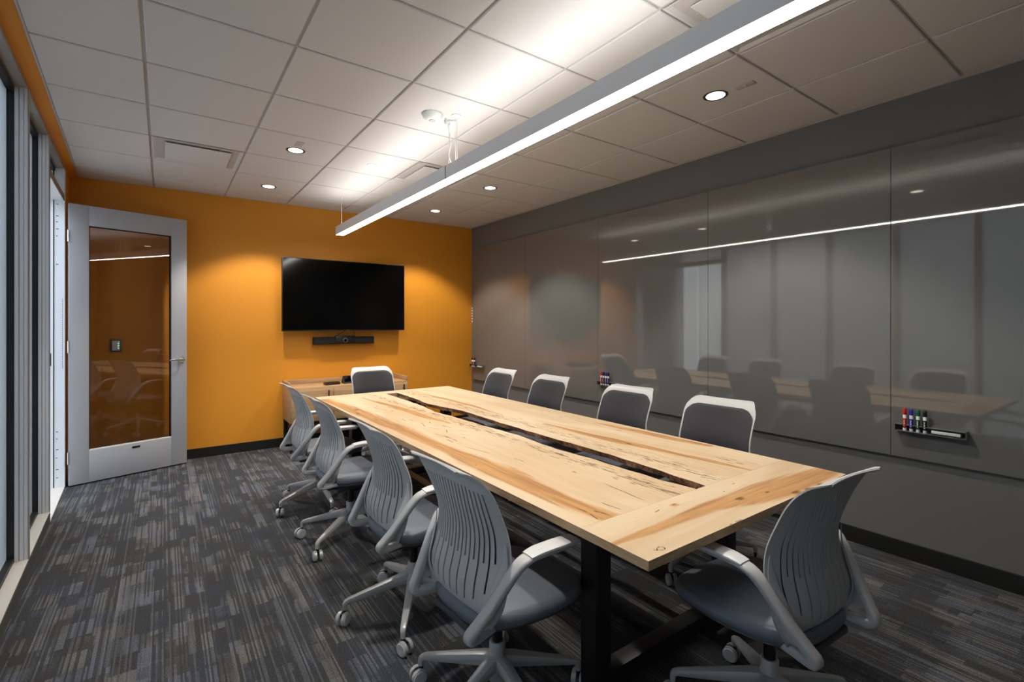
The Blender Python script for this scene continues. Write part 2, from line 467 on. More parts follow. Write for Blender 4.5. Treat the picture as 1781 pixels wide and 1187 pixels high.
# ------------------------------------------------------------------ window wall (turned 2.3 degrees)
TH = math.atan(0.0395)
WM = Matrix.Translation((xs(0), 0, 0)) @ Matrix.Rotation(TH, 4, 'Z')   # local y runs along the wall, local x into the room
CT = math.cos(TH)
def wl(y): return y / CT
CURB, ZT = 0.072, 2.722
def wbox(b, x0, x1, y0, y1, z0, z1, m, bev=0.0): b.box(x0, x1, wl(y0), wl(y1), z0, z1, m, bev, WM)
# orange wall above the frames and the return beside the door
b = MB()
wbox(b, -0.16, -0.012, YF - 0.1, 6.12, ZT + 0.012, 3.12, M['orange'])
wbox(b, -0.16, 0.0, 5.655, 6.12, 0, ZT + 0.012, M['orange'])
y_a, y_b = YF - 0.1, YB + 0.02  # sloped orange strip added across the ceiling pocket so the band catches light
vs = []
for y in (y_a, y_b): vs += [(xs(y, -0.014), y, ZT + 0.028), (xc(y) - 0.002, y, HC + 0.004), (xc(y) - 0.002, y, HC + 0.03), (xs(y, -0.03), y, HC + 0.03)]
b.add(vs, [(0, 1, 5, 4), (1, 2, 6, 5), (2, 3, 7, 6), (3, 0, 4, 7), (0, 3, 2, 1), (4, 5, 6, 7)], M['orange'])
struct(b.build('wall_left', smooth=False))
DOOR = (4.70, 5.575)
# curb
b = MB(); wbox(b, -0.20, 0.003, YF - 0.1, DOOR[0] - 0.03, 0, CURB - 0.002, M['curb']); struct(b.build('trim_4', smooth=False))
b = MB(); wbox(b, -0.30, 0.003, DOOR[0] - 0.03, DOOR[1] + 0.05, -0.01, 0.012, M['sill'], 0.003); struct(b.build('trim_5', smooth=False))
# header rail
b = MB(); wbox(b, -0.085, -0.004, YF - 0.1, 5.66, ZT, ZT + 0.03, M['alu_face'], 0.002); struct(b.build('trim_6', smooth=False))
mull = [4.655, 3.80, 3.0, 2.22, 1.43, 0.64, -0.15, -0.94]
for i, y in enumerate(mull):
    b = MB()
    wbox(b, -0.058, -0.002, y, y + 0.045, CURB, ZT, M['alu'], 0.0015)
    wbox(b, -0.040, -0.036, y - 0.0015, y + 0.01, CURB, ZT, M['alu_face'])
    wbox(b, -0.020, -0.0185, y - 0.0015, y + 0.01, CURB, ZT, M['alu_face'])
    wbox(b, -0.0035, 0.0, y - 0.001, y + 0.046, CURB, ZT, M['alu_face'])
    wbox(b, -0.088, -0.057, y - 0.003, y + 0.048, CURB, ZT, M['gasket'])
    wbox(b, -0.15, -0.087, y, y + 0.045, CURB, ZT, M['alu'])
    struct(b.build('trim_%d' % (7 + i), smooth=False))
# fixed panes
ends = [m_ for m_ in mull] + [YF - 0.1]
for i in range(len(mull)):
    y1 = mull[i]; y0 = ends[i + 1] + (0.045 if i + 1 < len(mull) else 0)
    f = MB()
    wbox(f, -0.060, 0.0, y0, y1, CURB, CURB + 0.006, M['sill'], 0.001)
    wbox(f, -0.088, -0.058, y0, y1, CURB, CURB + 0.030, M['gasket'])
    wbox(f, -0.088, -0.058, y0, y1, ZT - 0.030, ZT, M['gasket'])
    wbox(f, -0.15, -0.088, y0, y1, CURB, CURB + 0.028, M['alu']); wbox(f, -0.15, -0.088, y0, y1, ZT - 0.028, ZT, M['alu'])
    fo = struct(f.build('window_%d' % (i + 1), smooth=False))
    g = MB(); wbox(g, -0.093, -0.087, y0 + 0.002, y1 - 0.002, CURB + 0.026, ZT - 0.026, M['pane'])
    g.build('pane', fo, smooth=False)
# transom above the doorway
f = MB()
ya, yb = DOOR[0], 5.60
wbox(f, -0.15, -0.002, ya, yb, 2.445, 2.50, M['alu'], 0.002)
wbox(f, -0.0025, 0.0, ya, yb, 2.447, 2.498, M['alu_face'])
wbox(f, -0.088, -0.058, ya, yb, 2.50, 2.525, M['gasket']); wbox(f, -0.088, -0.058, ya, yb, ZT - 0.028, ZT, M['gasket'])
fo = struct(f.build('window_9', smooth=False))
g = MB(); wbox(g, -0.093, -0.087, ya, yb, 2.52, ZT - 0.02, M['pane']); g.build('pane', fo, smooth=False)
# hinge jamb with its screw holes
f = MB()
wbox(f, -0.150, -0.066, 5.585, 5.655, 0, ZT, M['alu'])
wbox(f, -0.070, -0.064, 5.583, 5.60, 0, ZT, M['gasket'])
wbox(f, -0.064, -0.002, 5.588, 5.655, 0, ZT, M['alu'], 0.001)
wbox(f, -0.008, 0.004, 5.585, 5.655, 0, ZT, M['alu'], 0.002)
z = 1.02
while z < 1.62:
    wbox(f, -0.014, -0.010, 5.5865, 5.59, z, z + 0.008, M['hole']); z += 0.0167
for z in (0.09, 0.16, 0.26, 0.33, 0.42, 0.48, 1.90, 2.14, 2.20, 2.26, 2.31, 2.41):
    wbox(f, -0.052, -0.036 - 0.01 * random.random(), 5.5865, 5.59, z, z + 0.006, M['hole'])
struct(f.build('trim_20', smooth=False))
# strike and pull plate on the frames
b = MB(); wbox(b, -0.02, 0.004, 4.702, 4.712, 1.10, 1.19, M['black_plastic'], 0.002)
tag(b.build('strike_plate'), 'small black latch strike on the frame post beside the open doorway', 'strike plate')
b = MB(); wbox(b, -0.052, -0.020, 3.93, 3.975, 1.33, 1.56, M['beige_plastic'], 0.006)
tag(b.build('reader_plate'), 'narrow beige upright plate mounted against the window frame by the glass', 'wall plate')

# corridor outside
b = MB(); b.box(-4.2, -0.62, YF - 3, 9, -0.14, -0.02, M['ext_floor']); struct(b.build('floor_corridor', smooth=False))
b = MB()
b.box(-2.9, -2.8, YF - 3, 9, -0.02, 3.2, M['ext_wall'])
y = -4.0
while y < 9:
    b.box(-2.8, -2.785, y, y + 0.05, -0.02, 3.2, M['alu']); y += 0.62
struct(b.build('wall_corridor', smooth=False))

# door leaf, standing open against the back wall
H, E = Vector((-0.655, 5.57)), Vector((0.189, 5.84))
dang = math.atan2((E - H).y, (E - H).x)
d = thing('door_1', '', '', (H.x, H.y, 0), dang)
del d['label']; del d['category']; struct(d)
b = MB()
Wd, z0, z1, T = 0.887, 0.012, 2.432, 0.045
s0, s1, g0, g1 = 0.132, 0.753, 0.286, 2.257
b.box(0, s0, 0, T, z0, z1, M['door_paint'], 0.002)
b.box(s1, Wd, 0, T, z0, z1, M['door_paint'], 0.002)
b.box(s0, s1, 0, T, z0, g0, M['door_paint'], 0.001)
b.box(s0, s1, 0, T, g1, z1, M['door_paint'], 0.001)
b.build('door_frame', d)
b = MB()
e = 0.010
b.box(s0, s0 + e * .6, 0.004, T - 0.004, g0, g1, M['gasket']); b.box(s1 - e * .6, s1, 0.004, T - 0.004, g0, g1, M['gasket'])
b.box(s0, s1, 0.004, T - 0.004, g1 - e * .6, g1, M['gasket'])
b.box(s0, s1, 0.001, T - 0.004, g0, g0 + e, M['white_plastic'], 0.001)
b.build('glazing_bead', d)
b = MB(); b.box(s0 + 0.004, s1 - 0.004, 0.019, 0.025, g0 + 0.004, g1 - 0.004, M['door_glass']); b.build('door_glass', d, smooth=False)
b = MB()
hx, hz = 0.838, 1.045
b.cyl((hx, 0.0, hz), (hx, -0.010, hz), 0.030, M['chrome'])
b.cyl((hx, -0.01, hz), (hx, -0.050, hz), 0.012, M['chrome'])
b.sweep([(hx + 0.012, -0.052, hz), (hx - 0.02, -0.054, hz), (hx - 0.07, -0.055, hz + 0.002), (hx - 0.115, -0.050, hz - 0.002)],
        [(0.026, 0.018), (0.022, 0.015), (0.019, 0.013), (0.016, 0.010)], M['chrome'], lat=(0, 0, 1))
b.build('door_handle', d)
b = MB()
for z in (0.25, 1.2, 2.15): b.cyl((-0.006, -0.002, z - 0.05), (-0.006, -0.002, z + 0.05), 0.007, M['chrome'], n=10)
b.build('hinge', d)
b = MB(); b.box(0.44, 0.50, -0.004, 0.0, 0.245, 0.262, M['black_plastic'], 0.001); b.build('badge', d)

# ------------------------------------------------------------------ writing boards on the right wall
seams = [5.955, 4.724, 3.499, 2.27, 1.055, -0.17]
blabs = ['back-painted grey glass board nearest the orange wall, above the first marker tray',
         'grey glass board reflecting the television, second from the orange wall',
         'middle grey glass board of the row, holding the small middle marker tray',
         'grey glass writing board left of the tall seam beside the nearest marker tray',
         'grey glass writing board carrying the nearest marker tray at the right edge of the view']
for i in range(5):
    y1, y0 = seams[i] - 0.0015, seams[i + 1] + 0.0015
    t = thing('glass_board', blabs[i], 'glass board', (XR, (y0 + y1) / 2, 0.606), 0, 'glass boards along the grey wall')
    h = (y1 - y0) / 2
    tilt = [0.0, 0.0004, -0.0006, 0.0003, -0.0018][i]
    b = MB(); b.box(-0.024, -0.018, -h, h, 0, 1.862, M['board_glass'])
    o = b.build('glass_panel', t, rot=(0, 0, tilt), smooth=False)
    b = MB()
    b.box(-0.018, -0.0005, -h + 0.01, h - 0.01, 0.004, 0.03, M['gasket'])
    b.box(-0.018, -0.0005, -h + 0.01, h - 0.01, 1.83, 1.855, M['gasket'])
    for yy in (-h + 0.06, h - 0.06):
        b.box(-0.018, -0.0005, yy - 0.02, yy + 0.02, 0.03, 1.83, M['gasket'])
    b.build('mounting_rail', t, smooth=False)

XG = XR - 0.024
def tray(yc_, wd, zb, lab, mk, grp='marker trays on the glass boards'):
    t = thing('marker_tray', lab, 'marker tray', (XG - 0.0005, yc_, zb), 0, grp)
    b = MB(); hw = wd / 2; th = 0.003; dp = 0.042; hh = 0.040
    b.box(-dp, 0, -hw, hw, 0, th, M['tray'])
    # top plate with round openings is modelled as front and back strips and bridges
    b.box(-dp, -dp + 0.007, -hw, hw, hh - th, hh, M['tray']); b.box(-0.012, 0, -hw, hw, hh - th, hh, M['tray'])
    hole0, hole1 = hw - 0.155, hw - 0.03
    b.box(-dp + 0.007, -0.012, -hw, hole0, hh - th, hh, M['tray']); b.box(-dp + 0.007, -0.012, hole1, hw, hh - th, hh, M['tray'])
    n = 5
    for k in range(1, 4):
        yy = hole1 - k * (hole1 - hole0) / 4; b.box(-dp + 0.007, -0.012, yy - 0.0035, yy + 0.0035, hh - th, hh, M['tray'])
    b.box(-dp, 0, -hw, -hw + th, 0, hh, M['tray']); b.box(-dp, 0, hw - th, hw, 0, hh, M['tray'])
    b.box(-0.002, 0, -hw, hw, 0, hh, M['tray_in'])
    b.build('tray_body', t, smooth=False)
    for k, (cname, lab2, yy) in enumerate(mk):
        y_ = yc_ + hole1 - (k + 0.5) * (hole1 - hole0) / 4
        mt = thing('marker', lab2, 'marker', (XG - 0.0265, y_, zb + th + 0.0005), 0, 'whiteboard markers in the wall trays')
        b = MB(); b.lathe([(0.0085, 0), (0.009, 0.002), (0.009, 0.092), (0.0078, 0.094)], M['white'], n=16); b.build('barrel', mt)
        b = MB(); b.lathe([(0.0092, 0.016), (0.0093, 0.0165), (0.0093, 0.072), (0.0092, 0.0725)], M[cname], n=16)
        # pale lettering band on the wrap, facing the room
        for q in range(5): b.box(-0.0099, -0.0092, -0.003 + 0.0015 * (q % 2), 0.003, 0.026 + q * 0.008, 0.031 + q * 0.008, M['white'])
        b.build('wrap', mt)
        b = MB(); b.lathe([(0.0092, 0.094), (0.0098, 0.096), (0.0096, 0.122), (0.0075, 0.128), (0.004, 0.130)], M[cname], n=16); b.build('cap', mt)
    return t
def eraser(yc_, wd, zb, lab):
    b = MB(); hw = wd / 2; y0, y1 = yc_ - hw + 0.025, yc_ - hw + 0.025 + 0.125
    b.box(XG - 0.038, XG - 0.010, y0, y1, zb + 0.0035, zb + 0.010, M['tray_in'], 0.001)
    b.box(XG - 0.0385, XG - 0.0095, y0, y1, zb + 0.010, zb + 0.027, M['white'], 0.003)
    tag(b.build('eraser'), lab, 'eraser', 'erasers in the marker trays')
tray(0.865, 0.320, 0.768, 'grey metal marker tray with four upright markers, nearest the camera on the right',
     [('red', 'red-capped marker standing in the nearest tray', 0), ('blue', 'blue-capped marker standing in the nearest tray', 0),
      ('green', 'green-capped marker standing in the nearest tray', 0), ('black', 'black-capped marker standing in the nearest tray', 0)])
eraser(0.865, 0.320, 0.768, 'white eraser lying in the nearest marker tray')
tray(3.300, 0.340, 0.785, 'small dark marker tray on the glass behind the second chair from the orange wall',
     [('red', 'red-capped marker in the middle tray above the chairs', 0), ('black', 'dark marker between the red and blue ones in the middle tray', 0),
      ('blue', 'blue-capped marker in the middle tray above the chairs', 0), ('black', 'black marker at the near end of the row in the middle tray', 0)])
eraser(3.300, 0.340, 0.785, 'white eraser lying in the middle marker tray')
tray(5.800, 0.340, 0.785, 'dark marker tray right beside the orange wall corner',
     [('black', 'black-capped marker in the far tray by the orange wall, on the left', 0), ('red', 'red-capped marker in the far tray by the orange wall', 0),
      ('black', 'black-capped marker in the far tray, right of the red one', 0)])
eraser(5.800, 0.340, 0.785, 'white eraser lying in the far marker tray by the orange wall')
# wall keypad by the corner
t = thing('wall_keypad', 'slim upright keypad with white buttons on the grey wall by the orange corner', 'keypad', (XR, 5.985, 1.40))
b = MB(); b.box(-0.012, 0, -0.02, 0.02, 0, 0.25, M['tray'], 0.002); b.build('plate', t)
for k in range(6):
    b = MB(); b.box(-0.018, -0.012, -0.012, 0.012, 0.018 + k * 0.038, 0.038 + k * 0.038, M['white'], 0.002); b.build('button', t)

# thermostat behind the door glass
t = thing('thermostat', 'small grey wall controller on the orange wall seen through the door glass', 'thermostat', (-0.37, YB, 1.125))
b = MB(); b.box(-0.045, 0.045, -0.018, 0, 0, 0.125, M['tray'], 0.004); b.build('plate', t)
b = MB(); b.box(-0.030, 0.028, -0.022, -0.018, 0.018, 0.108, M['alu'], 0.002); b.build('cover', t)
for k in range(3):
    b = MB(); b.box(0.014, 0.020, -0.0235, -0.022, 0.035 + k * 0.022, 0.041 + k * 0.022, M['led']); b.build('indicator', t)

# ------------------------------------------------------------------ television and sound bar
t = thing('television', 'large black flat television on the orange wall', 'television', (1.797, YB, 1.313))
b = MB(); b.box(-0.724, 0.724, -0.129, -0.088, 0, 0.833, M['black_plastic'], 0.003); b.build('case', t)
b = MB(); b.box(-0.716, 0.716, -0.1305, -0.1285, 0.014, 0.825, M['black_gloss']); b.build('screen', t, smooth=False)
b = MB(); b.box(-0.25, 0.25, -0.088, -0.0005, 0.2, 0.62, M['black_plastic'], 0.004); b.build('wall_bracket', t)
b = MB(); b.box(-0.02, 0.02, -0.1315, -0.130, 0.004, 0.010, M['chrome']); b.build('badge', t)
b = MB(); b.box(0.33, 0.37, -0.1315, -0.130, 0.004, 0.010, M['chrome']); b.build('maker_plate', t)
t = thing('video_bar', 'long black conference bar with a round camera under the television', 'video bar', (1.78, YB, 1.152))
b = MB(); b.box(-0.36, 0.36, -0.085, -0.02, 0, 0.088, M['black_mesh'], 0.008); b.build('body', t)
b = MB(); b.box(-0.11, 0.12, -0.092, -0.03, 0.008, 0.100, M['black_plastic'], 0.006); b.build('camera_housing', t)
b = MB(); b.cyl((0.0, -0.092, 0.045), (0.0, -0.100, 0.045), 0.026, M['tray'], n=24); b.cyl((0.0, -0.1, 0.045), (0, -0.102, 0.045), 0.019, M['black_gloss'], n=24); b.build('lens', t)
b = MB(); b.box(-0.1, 0.1, -0.03, 0, 0.01, 0.07, M['black_plastic']); b.build('wall_bracket', t)
for p in ([(-0.09, -0.04, 0.10), (-0.05, -0.045, 0.125), (0.0, -0.05, 0.15), (0.01, -0.05, 0.161)], [(0.12, -0.04, 0.10), (0.128, -0.045, 0.12), (0.115, -0.05, 0.145), (0.11, -0.05, 0.161)]):
    b = MB(); b.sweep(p, [(0.006, 0.006)] * 4, M['black_plastic'], lat=(0, 1, 0), sec=8, power=2); b.build('cable', t)

# ------------------------------------------------------------------ credenza
t = thing('credenza', 'oak credenza with raised rim against the orange wall below the television', 'credenza', (1.77, 5.80, 0))
b = MB()
b.box(-0.67, 0.67, -0.20, 0.205, 0.322, 0.70, M['laminate'], 0.002)
b.build('cabinet_body', t)
b = MB()
b.box(-0.67, 0.67, 0.185, 0.205, 0.70, 0.752, M['laminate'], 0.001)
b.box(-0.67, -0.65, -0.12, 0.185, 0.70, 0.752, M['laminate'], 0.001)
b.box(0.65, 0.67, -0.20, 0.185, 0.70, 0.752, M['laminate'], 0.001)
b.build('raised_rim', t)
for k in range(3):
    b = MB(); x0 = -0.66 + k * 0.443; b.box(x0, x0 + 0.434, -0.218, -0.201, 0.332, 0.672, M['laminate'], 0.002); dd = b.build('door', t)
    b = MB(); b.box(x0 + 0.38, x0 + 0.39, -0.236, -0.218, 0.56, 0.66, M['steel_black'], 0.002); b.build('handle', dd)
for sx in (-0.645, 0.645):
    for sy in (-0.17, 0.175):
        b = MB(); b.box(sx - 0.02, sx + 0.02, sy - 0.02, sy + 0.02, 0, 0.322, M['steel_black'], 0.002); b.build('leg', t)
b = MB(); b.box(-0.62, 0.62, -0.185, -0.155, 0.29, 0.322, M['steel_black']); b.build('rail', t)

t = thing('speaker_puck', 'flat dark brown rounded device lying on the credenza', 'conference device', (1.565, 5.72, 0.7005), 0.1)
b = MB(); b.box(-0.085, 0.085, -0.045, 0.045, 0, 0.030, M['brown_plastic'], 0.010); b.build('body', t)
b = MB(); b.box(-0.075, 0.075, -0.037, 0.037, 0.030, 0.033, M['black_gloss'], 0.001); b.build('top_glass', t)
t = thing('control_panel', 'black wedge-shaped touch controller on the credenza beside the far chair', 'touch controller', (1.80, 5.76, 0.7005), 0.0)
b = MB()
vs = [(-0.10, -0.06, 0), (0.10, -0.06, 0), (0.10, 0.06, 0), (-0.10, 0.06, 0), (-0.10, -0.055, 0.012), (0.10, -0.055, 0.012), (0.085, 0.055, 0.082), (-0.085, 0.055, 0.082)]
b.add(vs, [(0, 3, 2, 1), (4, 5, 6, 7), (0, 1, 5, 4), (1, 2, 6, 5), (2, 3, 7, 6), (3, 0, 4, 7)], M['black_plastic']); b.build('body', t, smooth=False)
b = MB(); b.add([(-0.088, -0.045, 0.0195), (0.088, -0.045, 0.0195), (0.075, 0.045, 0.0768), (-0.075, 0.045, 0.0768)], [(0, 1, 2, 3)], M['black_gloss']); b.build('screen', t, smooth=False)

# ------------------------------------------------------------------ conference table
TX0, TX1, TY0, TY1, TZ, TT = 1.100, 2.440, 0.880, 4.560, 0.740, 0.029
JN, JF = 1.152, 4.40
rs = np.random.RandomState(3)
def vnoise(n=9, amp=1.0):
    ph = rs.rand(n) * 6.28; fr = 0.8 + rs.rand(n) * 7
    return lambda y: amp * sum(np.sin(fr[i] * y + ph[i]) / (1 + fr[i] * 0.35) for i in range(n)) / 3
WOB = vnoise(); WOB2 = vnoise()
def seg(x, y, p, q):
    px, py = p; dx, dy = q[0] - px, q[1] - py
    t = np.clip(((x - px) * dx + (y - py) * dy) / (dx * dx + dy * dy + 1e-12), 0, 1)
    return np.hypot(x - px - t * dx, y - py - t * dy), t
def band(x, y, pts, axis='y'):
    """1 at the middle of a streak given as (pos, centre, halfwidth)"""
    pts = sorted(pts); P = [p[0] for p in pts]
    a = y if axis == 'y' else x; o = x if axis == 'y' else y
    c = np.interp(a, P, [p[1] for p in pts]); h = np.interp(a, P, [p[2] for p in pts])
    inside = (a >= P[0]) & (a <= P[-1])
    v = np.clip(1 - np.abs(o - c + 0.010 * WOB(a * 3)) / np.maximum(h, 1e-4) * 0.5, 0, 1)
    return v * inside
gapR = [(0.8, 1.800), (1.153, 1.800), (1.276, 1.808), (1.542, 1.829), (1.849, 1.836), (2.21, 1.824), (2.685, 1.826), (3.205, 1.842), (3.45, 1.80), (3.664, 1.768), (4.0, 1.80), (4.334, 1.810), (4.5, 1.80)]
gapL = [(0.8, 1.735), (1.164, 1.733), (1.299, 1.715), (1.491, 1.708), (1.724, 1.706), (1.96, 1.684), (2.339, 1.712), (2.645, 1.685), (3.062, 1.672), (3.298, 1.650), (3.562, 1.686), (3.829, 1.696), (4.194, 1.700), (4.5, 1.70)]
def gl(y, tab): return np.interp(y, [p[0] for p in tab], [p[1] for p in tab]) + 0.002 * np.sin(y * 23) + 0.0015 * np.sin(y * 41 + 1)

STREAK_L = [(1.12, 1.245, 0.045), (1.30, 1.225, 0.05), (1.56, 1.215, 0.06), (1.80, 1.23, 0.075), (2.2, 1.21, 0.045), (3.0, 1.205, 0.05), (3.6, 1.185, 0.06), (4.1, 1.15, 0.05), (4.42, 1.13, 0.05)]
STREAK_L2 = [(2.85, 1.54, 0.01), (3.25, 1.505, 0.035), (3.6, 1.50, 0.035), (4.0, 1.455, 0.02), (4.3, 1.44, 0.006)]
STREAK_R = [(1.15, 2.155, 0.012), (1.35, 2.14, 0.022), (1.6, 2.11, 0.026), (1.85, 2.085, 0.040), (2.1, 2.05, 0.028), (2.5, 2.05, 0.006)]
STREAK_R2 = [(1.5, 2.405, 0.02), (1.75, 2.375, 0.035), (2.0, 2.36, 0.03), (2.3, 2.345, 0.006)]
STREAK_R3 = [(2.9, 1.99, 0.006), (3.4, 2.02, 0.02), (3.9, 2.0, 0.022), (4.2, 1.98, 0.006)]
STREAK_N = [(1.09, 1.010, 0.012), (1.25, 1.004, 0.020), (1.45, 1.008, 0.026), (1.60, 1.010, 0.034), (1.76, 0.985, 0.055), (1.95, 0.965, 0.085), (2.15, 0.955, 0.070), (2.45, 0.945, 0.050)]
KN = [(1.774, 0.992, 0.020), (1.93, 0.968, 0.010), (1.52, 1.100, 0.008), (2.02, 0.90, 0.02), (2.10, 0.892, 0.014), (2.20, 0.89, 0.012)]
KL = [(1.19, 1.95, 0.008), (1.20, 3.72, 0.025), (1.16, 3.56, 0.015), (1.49, 1.60, 0.006), (1.24, 1.22, 0.006)]
KR = [(2.085, 1.80, 0.012), (2.37, 2.02, 0.010), (2.40, 1.60, 0.008)]
CRL = [((1.205, 1.291), (1.212, 1.225)), ((1.212, 1.225), (1.192, 1.16)), ((1.235, 1.243), (1.262, 1.16)), ((1.318, 1.285), (1.325, 1.165)), ((1.487, 1.45), (1.462, 1.16)),
       ((1.317, 2.657), (1.35, 2.479)), ((1.35, 2.479), (1.342, 2.392)), ((1.264, 2.60), (1.356, 2.50)), ((1.31, 2.30), (1.36, 2.05)), ((1.20, 3.34), (1.19, 3.22)), ((1.19, 3.22), (1.25, 3.25)),
       ((1.40, 3.0), (1.36, 2.84)), ((1.36, 2.84), (1.42, 2.72)), ((1.40, 1.95), (1.405, 1.85)), ((1.30, 3.5), (1.38, 3.46)), ((1.62, 1.30), (1.60, 1.17)), ((1.44, 3.75), (1.46, 3.5))]
for k in range(26):
    y_ = 1.2 + 3.0 * rs.rand(); x_ = 1.56 + 0.12 * rs.rand() + 0.0 * y_; L_ = 0.03 + 0.08 * rs.rand(); CRL.append(((x_, y_), (x_ + 0.008 * rs.randn(), y_ + L_)))
for k in range(22):
    y_ = 2.3 + 1.7 * rs.rand(); x_ = 1.30 + 0.22 * rs.rand(); L_ = 0.04 + 0.10 * rs.rand(); CRL.append(((x_, y_), (x_ + 0.02 * rs.randn(), y_ + L_)))
CRR = []
for k in range(34):
    y_ = 1.2 + 3.0 * rs.rand(); x_ = 1.87 + 0.16 * rs.rand(); L_ = 0.04 + 0.10 * rs.rand(); CRR.append(((x_, y_), (x_ + 0.006 * rs.randn(), y_ + L_)))
for k in range(10):
    y_ = 1.17 + 0.16 * rs.rand(); x_ = 2.18 + 0.10 * rs.rand(); CRR.append(((x_, y_), (x_ + 0.004, y_ + 0.05)))
for k in range(12):
    y_ = 1.5 + 2.5 * rs.rand(); x_ = 2.2 + 0.18 * rs.rand(); CRR.append(((x_, y_), (x_ + 0.004, y_ + 0.06)))
CRN = [((1.515, 0.8845), (1.535, 0.883)), ((1.545, 0.884), (1.60, 0.882)), ((1.40, 1.095), (1.44, 1.10)), ((1.79, 1.07), (1.81, 1.075)), ((1.90, 1.10), (1.93, 1.10))]
# small knot ring near the corner
ring = [(1.165, 0.920), (1.178, 0.905), (1.196, 0.898), (1.208, 0.905), (1.202, 0.918), (1.184, 0.917), (1.176, 0.905)]
CRN += list(zip(ring[:-1], ring[1:]))

def slab(name, xl, xr, y0, y1, nx, ny, streaks, knots, cracks, dashf, m, grain, live, parent, axis='y'):
    """xl, xr: functions of y; live = side whose edge is bark ('l','r' or None)"""
    ys = np.linspace(y0, y1, ny); us = np.linspace(0, 1, nx)
    XL, XRr = xl(ys), xr(ys)
    Xg = XL[:, None] * (1 - us) + XRr[:, None] * us; Yg = np.repeat(ys[:, None], nx, 1)
    V = np.stack([Xg, Yg, np.full_like(Xg, TZ)], -1).reshape(-1, 3)
    idx = np.arange(ny * nx).reshape(ny, nx)
    top = np.stack([idx[:-1, :-1], idx[:-1, 1:], idx[1:, 1:], idx[1:, :-1]], -1).reshape(-1, 4)
    bl = XL.copy(); br = XRr.copy()
    if live == 'l': bl = bl + 0.012 - 0.005 * np.sin(ys * 17) - 0.003 * np.sin(ys * 53)
    if live == 'r': br = br + 0.012 + 0.006 * np.sin(ys * 19)
    nb = len(V)
    B = np.stack([np.stack([bl, ys, np.full(ny, TZ - TT)], -1), np.stack([br, ys, np.full(ny, TZ - TT)], -1)], 1).reshape(-1, 3)
    V = np.vstack([V, B]); faces = [tuple(f) for f in top]; mi = [0] * len(faces)
    for i in range(ny - 1):
        faces.append((idx[i, 0], idx[i + 1, 0], nb + 2 * (i + 1), nb + 2 * i)); mi.append(2 if live == 'l' else 1)
        faces.append((idx[i + 1, -1], idx[i, -1], nb + 2 * i + 1, nb + 2 * i + 3)); mi.append(2 if live == 'r' else 1)
        faces.append((nb + 2 * i, nb + 2 * i + 2, nb + 2 * i + 3, nb + 2 * i + 1)); mi.append(1)
    faces.append(tuple(idx[0, ::-1]) + (nb, nb + 1)); mi.append(1)
    faces.append(tuple(idx[-1, :]) + (nb + 2 * ny - 1, nb + 2 * ny - 2)); mi.append(1)
    me = bpy.data.meshes.new(name); me.from_pydata(V.tolist(), [], [tuple(int(a) for a in f) for f in faces])
    for mm in (m, M['maple_edge'], M['bark']): me.materials.append(mm)
    me.polygons.foreach_set('material_index', mi)
    x, y = V[:, 0], V[:, 1]
    st = np.zeros(len(V))
    for s_ in streaks: st = np.maximum(st, band(x, y, s_, axis))
    kn = np.zeros(len(V))
    for kx, ky, r in knots:
        dx, dy = (x - kx), (y - ky)
        if axis == 'y': dd = np.hypot(dx, dy / 2.2)
        else: dd = np.hypot(dx / 2.2, dy)
        kn = np.maximum(kn, np.exp(-(dd / r) ** 2))
        st = np.maximum(st, 0.75 * np.exp(-(dd / (r * 2.2)) ** 2))
    cr = np.zeros(len(V))
    for p, q in cracks:
        dd, t = seg(x + 0.0012 * np.sin(y * 60 + x * 40), y, p, q)
        cr = np.maximum(cr, np.clip(1.25 - dd / 0.0034, 0, 1) * np.clip(1.1 - 0.9 * np.abs(2 * t - 1) ** 3, 0, 1))
    for nm, arr in (('streak', st), ('knot', kn), ('crack', cr), ('dash', dashf(x, y))):
        a = me.attributes.new(nm, 'FLOAT', 'POINT'); a.data.foreach_set('value', arr.astype(np.float32))
    o = bpy.data.objects.new(name, me); C.objects.link(o); o.parent = parent
    return o

tb = thing('conference_table', 'long spalted maple conference table with an open live-edge gap down its middle', 'table', (0, 0, 0))
cst = lambda c: (lambda y: np.full_like(y, c))
dashL = lambda x, y: np.clip(1 - np.abs(x - (1.60 + 0.03 * np.sin(y))) / 0.12, 0, 1) * 0.9
dashR = lambda x, y: np.clip(1 - np.abs(x - 1.93) / 0.14, 0, 1) * 0.85
dash0 = lambda x, y: np.zeros_like(x)
a_ = slab('slab', cst(TX0), lambda y: gl(y, gapL), JN, JF, 190, 560, [STREAK_L, STREAK_L2], KL, CRL, dashL, M['maple_long'], 'Y', 'r', tb)
a_['label'] = 'slab on the window side with a long brown streak'
a_ = slab('slab', lambda y: gl(y, gapR), cst(TX1), JN, JF, 190, 560, [STREAK_R, STREAK_R2, STREAK_R3], KR, CRR, dashR, M['maple_long'], 'Y', 'l', tb)
a_['label'] = 'slab on the glass-board side with a rough bark edge'
a_ = slab('end_board', cst(TX0), cst(TX1), TY0, JN - 0.0008, 330, 70, [STREAK_N], KN, CRN, dash0, M['maple_cross'], 'X', None, tb, 'x')
a_['label'] = 'near end board with a brown streak and knots'
slab('end_board', cst(TX0), cst(TX1), JF + 0.0008, TY1, 160, 24, [], [], [], dash0, M['maple_cross'], 'X', None, tb, 'x')
ZU = TZ - TT
